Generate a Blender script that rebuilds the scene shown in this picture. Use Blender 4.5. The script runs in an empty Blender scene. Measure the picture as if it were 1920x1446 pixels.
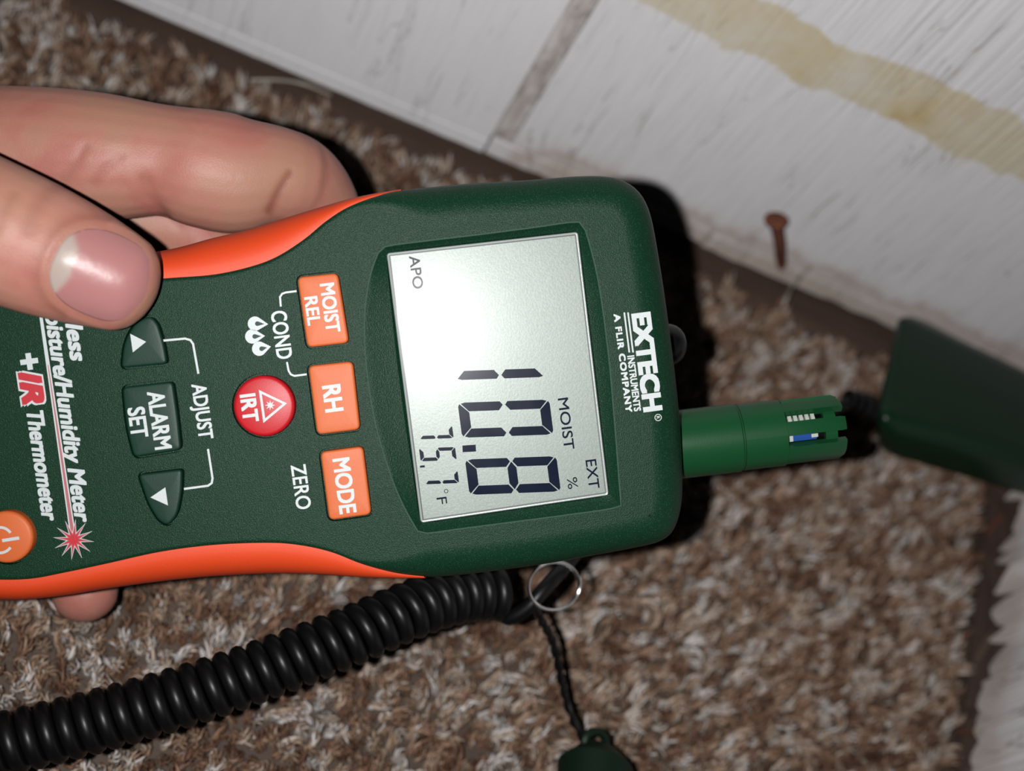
import bpy, bmesh, math, random
import numpy as np
from mathutils import Vector, Matrix, noise as mnoise
from mathutils.bvhtree import BVHTree

random.seed(7)
rng = np.random.default_rng(7)
MM = 0.001
scene = bpy.context.scene
C = scene.collection

# ------------------------------------------------------------------ camera
F_PX, CX, CY, CAM_H = 2400.0, 960.0, 723.0, 304.0        # focal length in px of the 1920x1446 frame, height over floor in mm


def ray(x, y):
    return np.array([(x - CX) / F_PX, (y - CY) / F_PX, 1.0])


def unit(v):
    v = np.asarray(v, float)
    return v / np.linalg.norm(v)


DOWN = unit([-130 - CX, 2040 - CY, F_PX])                 # plumb direction in camera axes (right, down, forward)
ALONG = np.cross(np.cross(ray(680, 190), ray(1920, 712)), DOWN)
ALONG = unit(ALONG if ALONG[0] > 0 else -ALONG)           # along the skirting of the back wall
TOWALL = np.cross(ALONG, DOWN)
BASIS = np.array([ALONG, TOWALL, -DOWN])                  # camera axes -> world axes


def cam2world(q):                                         # mm in camera axes -> world metres
    w = BASIS @ np.asarray(q, float)
    w[2] += CAM_H
    return Vector(w * MM)


def at(x, y, depth):                                      # a sighted point at a measured depth (mm)
    return cam2world(ray(x, y) * depth)


def on_floor(x, y, z=0.0):
    r = ray(x, y)
    return cam2world(r * ((CAM_H - z) / (r @ DOWN)))


WALL_Y = on_floor(905, 285, 14).y / MM


def on_wall(x, y, out=0.0):
    r = ray(x, y)
    return cam2world(r * ((WALL_Y - out) / (r @ TOWALL)))


cam_data = bpy.data.cameras.new('camera')
cam = bpy.data.objects.new('camera', cam_data)
C.objects.link(cam)
rt, dn, fw = BASIS[:, 0], BASIS[:, 1], BASIS[:, 2]
M = Matrix.Identity(4)
for i in range(3):
    M[i][0], M[i][1], M[i][2] = rt[i], -dn[i], -fw[i]
M[2][3] = CAM_H * MM
cam.matrix_world = M
cam_data.sensor_width = 36
cam_data.sensor_fit = 'HORIZONTAL'
cam_data.lens = 36 * F_PX / 1920
cam_data.clip_start = 0.005
cam_data.clip_end = 20
cam_data.dof.use_dof = True
cam_data.dof.focus_distance = 0.245
cam_data.dof.aperture_fstop = 10.5
scene.camera = cam

# ------------------------------------------------------------------ light: a dim room and the phone's own flash
world = bpy.data.worlds.new('room')
scene.world = world
world.use_nodes = True
world.node_tree.nodes['Background'].inputs[0].default_value = (0.9, 0.95, 1.0, 1)
world.node_tree.nodes['Background'].inputs[1].default_value = 0.007

fl = bpy.data.lights.new('phone_flash', 'SPOT')
fl.energy = 3.9
fl.color = (1.0, 0.985, 0.985)
fl.shadow_soft_size = 0.0022
fl.spot_size = math.radians(120)
fl.spot_blend = 1.0
flo = bpy.data.objects.new('phone_flash', fl)
C.objects.link(flo)
FLASH = cam2world([-18.0, -1.0, 0.0])
aim = (at(1150, 540, 300) - FLASH).normalized()
flo.location = FLASH
flo.rotation_euler = aim.to_track_quat('-Z', 'Y').to_euler()

scene.cycles.diffuse_bounces = 0                         # bounced diffuse light switched off, so the flash shadows stay near black
vs = scene.view_settings
vs.view_transform = 'Standard'
vs.look = 'None'
vs.exposure = 0.0
vs.gamma = 1.0
vs.use_curve_mapping = False


# ------------------------------------------------------------------ helpers
def link(name, mesh, mat=None, parent=None):
    o = bpy.data.objects.new(name, mesh)
    C.objects.link(o)
    if mat is not None:
        mesh.materials.append(mat)
    if parent is not None:
        o.parent = parent
    return o


def tag(o, label=None, cat=None, group=None, kind=None):
    if label:
        o['label'] = label
    if cat:
        o['category'] = cat
    if group:
        o['group'] = group
    if kind:
        o['kind'] = kind
    return o


def empty(name, mat4):
    o = bpy.data.objects.new(name, None)
    o.empty_display_size = 0.01
    C.objects.link(o)
    o.matrix_world = mat4
    return o


def mesh_from(verts, faces, smooth=None):
    me = bpy.data.meshes.new('m')
    me.from_pydata([tuple(v) for v in verts], [], faces)
    if smooth is not None:
        me.polygons.foreach_set('use_smooth', [True] * len(me.polygons))
        me.set_sharp_from_angle(angle=math.radians(smooth))
    return me


def bm_mesh(bm, smooth=None, recalc=True):
    if recalc:
        bmesh.ops.recalc_face_normals(bm, faces=bm.faces[:])
    me = bpy.data.meshes.new('m')
    bm.to_mesh(me)
    bm.free()
    if smooth is not None:
        me.polygons.foreach_set('use_smooth', [True] * len(me.polygons))
        me.set_sharp_from_angle(angle=math.radians(smooth))
    return me


def catmull(pts, n, closed=False):
    P = [np.asarray(p, float) for p in pts]
    m = len(P)
    out = []
    segs = m if closed else m - 1
    for i in range(segs):
        if closed:
            a, b, c, d = P[(i - 1) % m], P[i], P[(i + 1) % m], P[(i + 2) % m]
        else:
            a, b, c, d = P[max(i - 1, 0)], P[i], P[i + 1], P[min(i + 2, m - 1)]
        for k in range(12):
            t = k / 12
            out.append(0.5 * (2 * b + (c - a) * t + (2 * a - 5 * b + 4 * c - d) * t * t + (3 * b - a - 3 * c + d) * t ** 3))
    if not closed:
        out.append(P[-1])
    return resample(out, n, closed)


def resample(pts, n, closed=False):
    A = np.array(pts, float)
    if closed:
        A = np.vstack([A, A[:1]])
    s = np.concatenate([[0], np.cumsum(np.linalg.norm(np.diff(A, axis=0), axis=1))])
    t = np.linspace(0, s[-1], n, endpoint=not closed)
    return np.stack([np.interp(t, s, A[:, k]) for k in range(A.shape[1])], 1)


def tube(path, radius, sides=10, caps=True, smooth=40):
    P = [Vector(p) for p in path]
    R = radius if hasattr(radius, '__len__') else [radius] * len(P)
    t0 = (P[1] - P[0]).normalized()
    nrm = t0.orthogonal().normalized()
    verts, faces = [], []
    for i, p in enumerate(P):
        t = (P[min(i + 1, len(P) - 1)] - P[max(i - 1, 0)]).normalized()
        nrm = (nrm - t * nrm.dot(t)).normalized()
        b = t.cross(nrm)
        for k in range(sides):
            a = 2 * math.pi * k / sides
            verts.append(p + (nrm * math.cos(a) + b * math.sin(a)) * R[i])
    for i in range(len(P) - 1):
        for k in range(sides):
            k2 = (k + 1) % sides
            faces.append((i * sides + k, i * sides + k2, (i + 1) * sides + k2, (i + 1) * sides + k))
    if caps:
        faces.append(tuple(range(sides - 1, -1, -1)))
        faces.append(tuple((len(P) - 1) * sides + k for k in range(sides)))
    return mesh_from(verts, faces, smooth)


def lathe(profile, sides, origin, axis, smooth=35):       # profile: (distance along axis, radius)
    axis = Vector(axis).normalized()
    u = axis.orthogonal().normalized()
    w = axis.cross(u)
    o = Vector(origin)
    verts, faces = [], []
    for (s, r) in profile:
        for k in range(sides):
            a = 2 * math.pi * k / sides
            verts.append(o + axis * s + (u * math.cos(a) + w * math.sin(a)) * r)
    n = len(profile)
    for i in range(n - 1):
        for k in range(sides):
            k2 = (k + 1) % sides
            faces.append((i * sides + k, i * sides + k2, (i + 1) * sides + k2, (i + 1) * sides + k))
    faces.append(tuple(range(sides - 1, -1, -1)))
    faces.append(tuple((n - 1) * sides + k for k in range(sides)))
    return mesh_from(verts, faces, smooth)


# ------------------------------------------------------------------ materials
def mat(name, col, rough=0.5, **kw):
    m = bpy.data.materials.new(name)
    m.use_nodes = True
    p = m.node_tree.nodes['Principled BSDF']
    p.inputs['Base Color'].default_value = (*col, 1)
    p.inputs['Roughness'].default_value = rough
    for k, v in kw.items():
        p.inputs[k.replace('_', ' ')].default_value = v
    return m


class NT:                                                  # tiny node-graph helper
    def __init__(s, m):
        s.t = m.node_tree
        s.p = s.t.nodes['Principled BSDF']

    def n(s, typ, **kw):
        nd = s.t.nodes.new(typ)
        for k, v in kw.items():
            setattr(nd, k, v)
        return nd

    def l(s, a, b):
        s.t.links.new(a, b)

    def val(s, sock, v):
        if hasattr(v, 'is_output'):
            s.l(v, sock)
        else:
            sock.default_value = v

    def math(s, op, a, b=0.0, clamp=False):
        nd = s.n('ShaderNodeMath', operation=op, use_clamp=clamp)
        s.val(nd.inputs[0], a)
        s.val(nd.inputs[1], b)
        return nd.outputs[0]

    def coords(s, scale=(1, 1, 1), loc=(0, 0, 0), rot=(0, 0, 0)):
        if not hasattr(s, 'tc'):
            s.tc = s.n('ShaderNodeTexCoord')
        mp = s.n('ShaderNodeMapping')
        mp.inputs['Scale'].default_value = scale
        mp.inputs['Location'].default_value = loc
        mp.inputs['Rotation'].default_value = rot
        s.l(s.tc.outputs['Object'], mp.inputs[0])
        return mp.outputs[0]

    def noise(s, vec, scale, detail=2.0, rough=0.5, dist=0.0):
        nd = s.n('ShaderNodeTexNoise')
        s.l(vec, nd.inputs['Vector'])
        nd.inputs['Scale'].default_value = scale
        nd.inputs['Detail'].default_value = detail
        nd.inputs['Roughness'].default_value = rough
        nd.inputs['Distortion'].default_value = dist
        return nd.outputs['Fac']

    def ramp(s, fac, stops):
        nd = s.n('ShaderNodeValToRGB')
        e = nd.color_ramp.elements
        while len(e) < len(stops):
            e.new(0.5)
        for el, (pos, col) in zip(e, stops):
            el.position = pos
            el.color = (*col, 1) if hasattr(col, '__len__') else (col, col, col, 1)
        s.l(fac, nd.inputs[0])
        return nd.outputs[0]

    def smooth(s, v, a, b):
        nd = s.n('ShaderNodeMapRange', interpolation_type='SMOOTHSTEP')
        s.val(nd.inputs[0], v)
        nd.inputs[1].default_value = a
        nd.inputs[2].default_value = b
        return nd.outputs[0]

    def mix(s, fac, a, b, mode='MIX'):
        nd = s.n('ShaderNodeMix', data_type='RGBA', blend_type=mode)
        s.val(nd.inputs[0], fac)
        s.val(nd.inputs[6], a if hasattr(a, 'is_output') else (*a, 1))
        s.val(nd.inputs[7], b if hasattr(b, 'is_output') else (*b, 1))
        return nd.outputs[2]

    def bump(s, h, strength, dist):
        nd = s.n('ShaderNodeBump')
        nd.inputs['Strength'].default_value = strength
        nd.inputs['Distance'].default_value = dist
        s.l(h, nd.inputs['Height'])
        s.l(nd.outputs[0], s.p.inputs['Normal'])

    def base(s, c):
        s.l(c, s.p.inputs['Base Color'])


def speckled_green():
    m = mat('speckled_green_plastic', (0.008, 0.036, 0.019), 0.34, Specular_IOR_Level=0.10)
    g = NT(m)
    v = g.coords()
    n1 = g.noise(v, 4300, 2, 0.6)
    n2 = g.noise(v, 1100, 2, 0.5)
    g.base(g.ramp(n1, [(0.3, (0.004, 0.021, 0.010)), (0.60, (0.006, 0.030, 0.015)), (0.72, (0.026, 0.070, 0.042))]))
    g.bump(g.math('ADD', n1, g.math('MULTIPLY', n2, 0.25)), 0.55, 0.00016)
    return m


def fine_plastic(name, col, rough=0.45, scale=4500, strength=0.2, **kw):
    m = mat(name, col, rough, **kw)
    g = NT(m)
    n1 = g.noise(g.coords(), scale, 2)
    d = tuple(c * 0.88 for c in col)
    g.base(g.mix(n1, d, tuple(min(1, c * 1.1) for c in col)))
    g.bump(n1, strength, 0.00006)
    return m


M_GREEN = speckled_green()
M_LIP = fine_plastic('green_lip_highlight', (0.055, 0.105, 0.075), 0.35)  # paler green stands for light caught along the display lip
M_GREEN_SMOOTH = fine_plastic('smooth_green_plastic', (0.006, 0.052, 0.017), 0.38, Specular_IOR_Level=0.22)
M_GREEN_KEY = fine_plastic('green_rubber_key', (0.007, 0.029, 0.019), 0.45, Specular_IOR_Level=0.2)
M_GREEN_PROBE = fine_plastic('dark_green_probe_plastic', (0.0045, 0.022, 0.0095), 0.30, 2500, 0.1, Specular_IOR_Level=0.2)
M_CAP = fine_plastic('blackish_green_rubber', (0.003, 0.012, 0.006), 0.5, 2500, Specular_IOR_Level=0.2)
M_ORANGE = fine_plastic('orange_rubber_grip', (0.60, 0.050, 0.008), 0.55)
M_ORANGE_KEY = fine_plastic('orange_rubber_key', (0.52, 0.108, 0.026), 0.5, Specular_IOR_Level=0.3)
M_RED_KEY = fine_plastic('red_rubber_key', (0.42, 0.007, 0.013), 0.42, Specular_IOR_Level=0.3)
M_WHITE = fine_plastic('white_print', (0.46, 0.50, 0.50), 0.5)
M_REDPRINT = fine_plastic('red_print', (0.42, 0.008, 0.018), 0.5)
M_BLACK = fine_plastic('black_rubber', (0.0032, 0.0032, 0.0035), 0.40, 2500, 0.12, Specular_IOR_Level=0.28)
M_DARK = fine_plastic('black_plastic', (0.002, 0.002, 0.002), 0.35, Specular_IOR_Level=0.25)
M_SEG = fine_plastic('lcd_segment_ink', (0.004, 0.008, 0.020), 0.6, Specular_IOR_Level=0.0)
M_STEEL = fine_plastic('bright_steel_wire', (0.75, 0.75, 0.74), 0.18, Metallic=1.0)
M_SENSOR = fine_plastic('white_sensor_ceramic', (0.40, 0.43, 0.38), 0.4)
M_BLUE = fine_plastic('blue_sensor_chip', (0.015, 0.06, 0.24), 0.3)


def lcd_mat():
    m = mat('lcd_reflector', (0.20, 0.23, 0.20), 0.40, Metallic=0.10, Specular_IOR_Level=0.30)
    g = NT(m)
    n = g.noise(g.coords(), 2600, 3, 0.6)
    g.base(g.ramp(n, [(0.3, (0.165, 0.200, 0.177)), (0.7, (0.215, 0.252, 0.225))]))
    g.bump(n, 0.35, 0.00005)
    return m


def glass_mat():
    m = bpy.data.materials.new('clear_lcd_window')
    m.use_nodes = True
    t = m.node_tree
    t.nodes.remove(t.nodes['Principled BSDF'])
    out = t.nodes['Material Output']
    tr = t.nodes.new('ShaderNodeBsdfTransparent')
    gl = t.nodes.new('ShaderNodeBsdfGlossy')
    tc = t.nodes.new('ShaderNodeTexCoord')
    ns = t.nodes.new('ShaderNodeTexNoise')
    ns.inputs['Scale'].default_value = 160
    mr = t.nodes.new('ShaderNodeMapRange')
    mr.inputs[3].default_value = 0.16
    mr.inputs[4].default_value = 0.28
    t.links.new(tc.outputs['Object'], ns.inputs['Vector'])
    t.links.new(ns.outputs['Fac'], mr.inputs[0])
    t.links.new(mr.outputs[0], gl.inputs['Roughness'])
    mx = t.nodes.new('ShaderNodeMixShader')
    mx.inputs[0].default_value = 0.003
    t.links.new(tr.outputs[0], mx.inputs[1])
    t.links.new(gl.outputs[0], mx.inputs[2])
    t.links.new(mx.outputs[0], out.inputs[0])
    return m


M_LCD, M_GLASS = lcd_mat(), glass_mat()
M_LCDRIM = fine_plastic('clear_bevelled_rim', (0.40, 0.43, 0.42), 0.25, Metallic=0.3)


def skin_mat():
    m = mat('skin', (0.4, 0.18, 0.12), 0.5, Subsurface_Weight=0.25, Subsurface_Scale=0.0022, Specular_IOR_Level=0.35)
    m.node_tree.nodes['Principled BSDF'].inputs['Subsurface Radius'].default_value = (1.0, 0.35, 0.2)
    g = NT(m)
    v = g.coords()
    n1 = g.noise(v, 75, 3, 0.55, 0.4)
    n2 = g.noise(v, 420, 3, 0.6)
    c = g.ramp(n1, [(0.30, (0.36, 0.180, 0.118)), (0.50, (0.385, 0.165, 0.120)), (0.68, (0.37, 0.120, 0.098))])
    c = g.mix(g.math('MULTIPLY', n2, 0.35), c, (0.345, 0.195, 0.145))
    at_ = g.n('ShaderNodeAttribute', attribute_name='crease_shade')
    c = g.mix(at_.outputs['Fac'], c, (0.19, 0.045, 0.03))  # shade of the skin folds mixed into the colour
    g.base(c)
    vo = g.n('ShaderNodeTexVoronoi', feature='DISTANCE_TO_EDGE')
    g.l(v, vo.inputs['Vector'])
    vo.inputs['Scale'].default_value = 1500
    h = g.math('ADD', g.math('MULTIPLY', g.math('MINIMUM', vo.outputs['Distance'], 0.25), 0.8), n2)
    g.bump(h, 0.30, 0.00020)
    return m


def nail_mat():
    m = mat('thumbnail', (0.32, 0.15, 0.13), 0.30, Specular_IOR_Level=0.16, Subsurface_Weight=0.2, Subsurface_Scale=0.001)
    g = NT(m)
    a = g.n('ShaderNodeAttribute', attribute_name='lunula')
    c = g.mix(a.outputs['Fac'], (0.335, 0.150, 0.142), (0.35, 0.285, 0.25))
    g.base(c)
    g.bump(g.noise(g.coords((1, 1, 1)), 260, 3), 0.22, 0.0004)
    return m


M_SKIN, M_NAIL = skin_mat(), nail_mat()


def paint_mat(name, seed, grain=1.0, fine=0.5, wall='x', stain=True, band=True):
    """White paint over plywood. Object coordinates are metres along the wall (x or y) and up (z)."""
    m = mat(name, (0.7, 0.68, 0.68), 0.48, Specular_IOR_Level=0.35)
    g = NT(m)
    sep = g.n('ShaderNodeSeparateXYZ')
    g.l(g.coords(), sep.inputs[0])
    x, z = sep.outputs[0 if wall == 'x' else 1], sep.outputs[2]
    st = g.coords((1, 1, 0.045) if wall == 'x' else (1, 1, 0.05), loc=(seed, 0, seed * 0.3))
    st2 = g.coords((1, 1, 0.10), loc=(seed * 2, 0, 0.1))
    iso = g.coords(loc=(seed * 3, 1, 2))
    g_fine = g.noise(st, 900, 2, 0.6)
    g_mid = g.noise(st2, 130, 3, 0.6, 0.2)
    blot = g.noise(iso, 22, 4, 0.6)
    col = g.mix(blot, (0.80, 0.775, 0.785), (0.88, 0.87, 0.885))
    col = g.mix(g.math('MULTIPLY', g.smooth(g_fine, 0.42, 0.75), 0.20 * grain), col, (0.42, 0.38, 0.36))
    # sparse hairline checks in the veneer
    crk = g.smooth(g.math('ABSOLUTE', g.math('SUBTRACT', g_mid, 0.5)), 0.012, 0.0)
    lim = g.smooth(g.noise(iso, 34, 2), 0.42, 0.60)
    crk = g.math('MULTIPLY', crk, lim)
    col = g.mix(g.math('MULTIPLY', crk, 0.55 * grain), col, (0.30, 0.25, 0.22))
    spots = g.smooth(g.noise(iso, 210, 1), 0.745, 0.79)
    col = g.mix(g.math('MULTIPLY', spots, 0.45), col, (0.35, 0.30, 0.30))
    if band:                                               # old glue stripe, 20 mm tall, at about 0.1 m
        wob = g.math('MULTIPLY', g.math('SUBTRACT', g.noise(iso, 40, 5, 0.65), 0.5), 0.016)
        zz = g.math('ADD', z, wob)
        lo = g.smooth(zz, 0.0873, 0.0890)
        hi = g.smooth(zz, 0.1072, 0.1052)
        xs = g.smooth(x, 0.058, 0.075)
        bm_ = g.math('MULTIPLY', g.math('MULTIPLY', lo, hi), xs)
        thick = g.noise(iso, 30, 5, 0.65, 0.8)
        gl = g.ramp(thick, [(0.32, (0.74, 0.70, 0.63)), (0.46, (0.70, 0.63, 0.49)), (0.62, (0.66, 0.56, 0.36)), (0.74, (0.55, 0.40, 0.14))])
        col = g.mix(g.math('MULTIPLY', bm_, 0.92), col, gl)
    if stain:                                              # damp stain creeping up from the bottom edge
        wob = g.math('MULTIPLY', g.noise(g.coords((1, 1, 0.4), loc=(seed, 4, 0)), 55, 4, 0.65), 0.022)
        e = g.smooth(g.math('SUBTRACT', z, wob), 0.022, 0.004)
        e = g.math('MULTIPLY', e, g.smooth(x, 0.052, 0.08) if wall == 'x' else 0.4)
        col = g.mix(g.math('MULTIPLY', e, 0.6), col, (0.42, 0.29, 0.19))
        rim = g.math('MULTIPLY', g.smooth(g.math('ABSOLUTE', g.math('SUBTRACT', e, 0.45)), 0.22, 0.0), 0.30)
        col = g.mix(rim, col, (0.36, 0.20, 0.10))
    g.base(col)
    rib = g.noise(g.coords((1, 1, 0.02), loc=(seed, 0, 0)), 520, 1)
    ribm = g.smooth(g.math('ADD', z, g.math('MULTIPLY', x, 0.3)), 0.125, 0.165)
    h = g.math('ADD', g.math('MULTIPLY', g_fine, 0.5 + fine), g.math('MULTIPLY', rib, g.math('ADD', 0.15, g.math('MULTIPLY', ribm, 2.2))))
    h = g.math('SUBTRACT', h, g.math('MULTIPLY', crk, 0.8))
    g.bump(h, 0.5, 0.0006)
    return m


def wood_mat(name, dark, light, axis='x'):
    m = mat(name, light, 0.75)
    g = NT(m)
    sc = {'x': (0.12, 1, 1), 'y': (1, 0.12, 1)}[axis]
    n = g.noise(g.coords(sc), 160, 4, 0.65, 0.4)
    n2 = g.noise(g.coords(loc=(3, 2, 1)), 60, 3)
    c = g.mix(n, dark, light)
    g.base(g.mix(g.math('MULTIPLY', n2, 0.5), c, tuple(d * 0.6 for d in dark)))
    g.bump(n, 0.6, 0.001)
    return m


M_WOOD = wood_mat('damp_brown_wood', (0.06, 0.034, 0.024), (0.16, 0.10, 0.072))
M_PALEWOOD = wood_mat('raw_pale_wood', (0.30, 0.20, 0.12), (0.56, 0.45, 0.31))
M_DIRT = wood_mat('rotten_dark_wood', (0.035, 0.022, 0.018), (0.14, 0.085, 0.065), 'y')
M_SUB = wood_mat('subfloor_board', (0.05, 0.032, 0.022), (0.13, 0.09, 0.065))
M_PAINT_L = paint_mat('white_paint_smooth', 1.3, 0.45, 0.1, band=False, stain=False)
M_PAINT_R = paint_mat('white_paint_checked', 4.1, 1.0, 0.5)
M_PAINT_S = paint_mat('white_paint_flaking', 8.7, 1.2, 0.8, wall='y', band=False, stain=True)


def filler_mat():
    m = mat('dirty_joint_filler', (0.5, 0.45, 0.42), 0.7)
    g = NT(m)
    n = g.noise(g.coords((1, 1, 0.25)), 260, 4, 0.65, 0.5)
    g.base(g.ramp(n, [(0.32, (0.34, 0.29, 0.27)), (0.5, (0.55, 0.50, 0.47)), (0.68, (0.74, 0.70, 0.68))]))
    g.bump(n, 0.9, 0.002)
    return m


M_FILL = filler_mat()


def rust_mat():
    m = mat('rust', (0.25, 0.08, 0.03), 0.8)
    g = NT(m)
    n = g.noise(g.coords(), 900, 4, 0.7)
    g.base(g.ramp(n, [(0.3, (0.06, 0.02, 0.012)), (0.5, (0.17, 0.05, 0.024)), (0.7, (0.32, 0.13, 0.05))]))
    g.bump(n, 0.8, 0.0004)
    return m


M_RUST = rust_mat()
M_DARKRUST = wood_mat('rust_stained_wood', (0.07, 0.022, 0.012), (0.17, 0.06, 0.03))


def yarn_mat():
    m = mat('twisted_carpet_yarn', (0.4, 0.3, 0.2), 0.6, Specular_IOR_Level=0.65)
    g = NT(m)
    a = g.n('ShaderNodeAttribute', attribute_name='yarn')
    g.base(g.mix(g.math('MULTIPLY', g.noise(g.coords(), 1500, 2), 0.3), a.outputs['Color'], (0.12, 0.07, 0.045)))
    rr = g.n('ShaderNodeAttribute', attribute_name='gloss')
    g.l(rr.outputs['Fac'], g.p.inputs['Roughness'])
    return m


M_YARN = yarn_mat()

# ------------------------------------------------------------------ setting: subfloor, walls


def box(name, x0, x1, y0, y1, z0, z1, m, parent=None, bev=0.0, jitter=0.0):
    bm = bmesh.new()
    bmesh.ops.create_cube(bm, size=1)
    for v in bm.verts:
        v.co = Vector(((x0 if v.co.x < 0 else x1), (y0 if v.co.y < 0 else y1), (z0 if v.co.z < 0 else z1))) * MM
    if bev:
        bmesh.ops.bevel(bm, geom=bm.edges[:], offset=bev * MM, segments=2, affect='EDGES', profile=0.5)
    return link(name, bm_mesh(bm, 30), m, parent)


floor = tag(box('floor', -330, 460, -90, WALL_Y + 40, -18, 0, M_SUB), kind='structure')

# back wall: sole plate and framing behind, painted boards in front
wall_back = tag(box('wall_back', -330, 460, WALL_Y + 9, WALL_Y + 40, 0, 330, M_WOOD), kind='structure')
XJ = on_wall(905, 285).x / MM                              # the joint between the two boards


def board(name, x0, x1, z0, z1, thick, m, out=0.0, ragged=0.0, seed=0.0, e=0.5):
    """painted sheet with a softened front edge and a slightly uneven lower edge"""
    n = max(2, int((x1 - x0) / 4))
    xs = np.linspace(x0, x1, n)
    verts, faces = [], []
    yf, yb = WALL_Y - out, WALL_Y - out + thick
    for x in xs:
        dz = ragged * (mnoise.noise(Vector((x * 0.13, seed, 0))) + 0.5 * mnoise.noise(Vector((x * 0.5, seed, 3))))
        for (y, z) in ((yb, z0 + dz), (yf + e, z0 + dz), (yf, z0 + dz + e), (yf, z1 - e), (yf + e, z1), (yb, z1)):
            verts.append((x * MM, y * MM, z * MM))
    for i in range(n - 1):
        for k in range(6):
            k2 = (k + 1) % 6
            faces.append((i * 6 + k, (i + 1) * 6 + k, (i + 1) * 6 + k2, i * 6 + k2))
    faces.append(tuple(range(6)))
    faces.append(tuple((n - 1) * 6 + k for k in range(5, -1, -1)))
    bm = bmesh.new()
    me = mesh_from(verts, faces)
    bm.from_mesh(me)
    return link(name, bm_mesh(bm, 25), m, wall_back)


board('panel', -330, XJ - 0.4, 19.7, 330, 8, M_PAINT_L, e=0.25)
board('panel', XJ + 6.4, 460, 21.3, 330, 8, M_PAINT_R, out=-0.2, e=0.3)
board('bottom_strip', -330, XJ - 0.2, 13.5, 19.3, 8, M_PAINT_L, out=-0.15, ragged=0.3, seed=2, e=0.2)
board('bottom_strip', XJ + 0.6, 131, 14.0, 21.0, 8, M_PAINT_R, out=-0.1, ragged=0.9, seed=5, e=0.25)
board('bottom_strip', 131.5, 460, 13.0, 20.5, 8, M_PAINT_R, out=0.3, ragged=1.8, seed=9, e=0.3)
# sunken painted filler in the joint
jf = board('joint_filler', XJ - 0.3, XJ + 6.3, 20.8, 330, 5, M_FILL, out=-1.1)
trim = tag(box('trim_1', -330, 460, WALL_Y - 7, WALL_Y + 8.5, 0.2, 3.5, M_WOOD, bev=0.8), kind='structure')

# side wall in the corner, its painted skin rotted away along the bottom
Q1, Q2 = on_floor(1838, 930, 3), on_floor(1780, 1446, 3)
SD = (Q1 - Q2).normalized()
SD.z = 0
SD.normalize()
SN = Vector((-SD.y, SD.x, 0))                              # towards the room
if SN.x > 0:
    SN = -SN
s_end = (WALL_Y * MM - Q2.y) / SD.y
SM = Matrix(((SD.x * -1, -SN.x, 0, 0), (SD.y * -1, -SN.y, 0, 0), (0, 0, 1, 0), (0, 0, 0, 1)))


def spt(s, d, z):                                          # s mm along from Q2, d mm into the wall, z mm up
    p = Q2 + SD * (s * MM) - SN * (d * MM)
    return Vector((p.x, p.y, z * MM))


def slab(name, s0, s1, d0, d1, z0, z1, m, parent=None):
    vs_ = [spt(s, d, z) for z in (z0, z1) for (s, d) in ((s0, d0), (s1, d0), (s1, d1), (s0, d1))]
    fs = [(0, 1, 2, 3), (7, 6, 5, 4), (0, 4, 5, 1), (1, 5, 6, 2), (2, 6, 7, 3), (3, 7, 4, 0)]
    bm = bmesh.new()
    bm.from_mesh(mesh_from(vs_, fs))
    return link(name, bm_mesh(bm, 30), m, parent)


S1 = s_end / MM
wall_right = tag(slab('wall_right', -150, S1, 13, 40, 0.0, 330, M_DIRT), kind='structure')


def ragged_skin(s0, s1, seed, zbase, amp, d0, thick):
    ss = np.arange(s0, s1, 0.8)
    verts, faces = [], []
    for s in ss:
        a = abs(((s * 0.105 + seed + 1.1 * mnoise.noise(Vector((s * 0.07, seed, 1)))) % 1.0) - 0.5) * 2      # saw teeth
        z = zbase + amp * (a ** 1.5) * (0.55 + 0.45 * mnoise.noise(Vector((s * 0.06, seed, 0)))) \
            + 0.25 * amp * mnoise.noise(Vector((s * 0.03, 7, seed))) + 0.9 * mnoise.noise(Vector((s * 0.9, 3, seed)))
        z = max(z, 1.5)
        curl = 2.2 * mnoise.noise(Vector((s * 0.10, 11, seed)))
        for (d, zz) in ((d0 + curl, z), (d0, z + 9), (d0, 330), (d0 + thick, 330), (d0 + thick, z + 9), (d0 + curl + thick * 0.6, z)):
            verts.append(spt(s, d, zz))
    n = len(ss)
    for i in range(n - 1):
        for k in range(6):
            k2 = (k + 1) % 6
            faces.append((i * 6 + k, (i + 1) * 6 + k, (i + 1) * 6 + k2, i * 6 + k2))
    faces.append(tuple(range(6)))
    faces.append(tuple((n - 1) * 6 + k for k in range(5, -1, -1)))
    bm = bmesh.new()
    bm.from_mesh(mesh_from(verts, faces))
    return link('paint_skin', bm_mesh(bm, 30), M_PAINT_S, wall_right)


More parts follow.
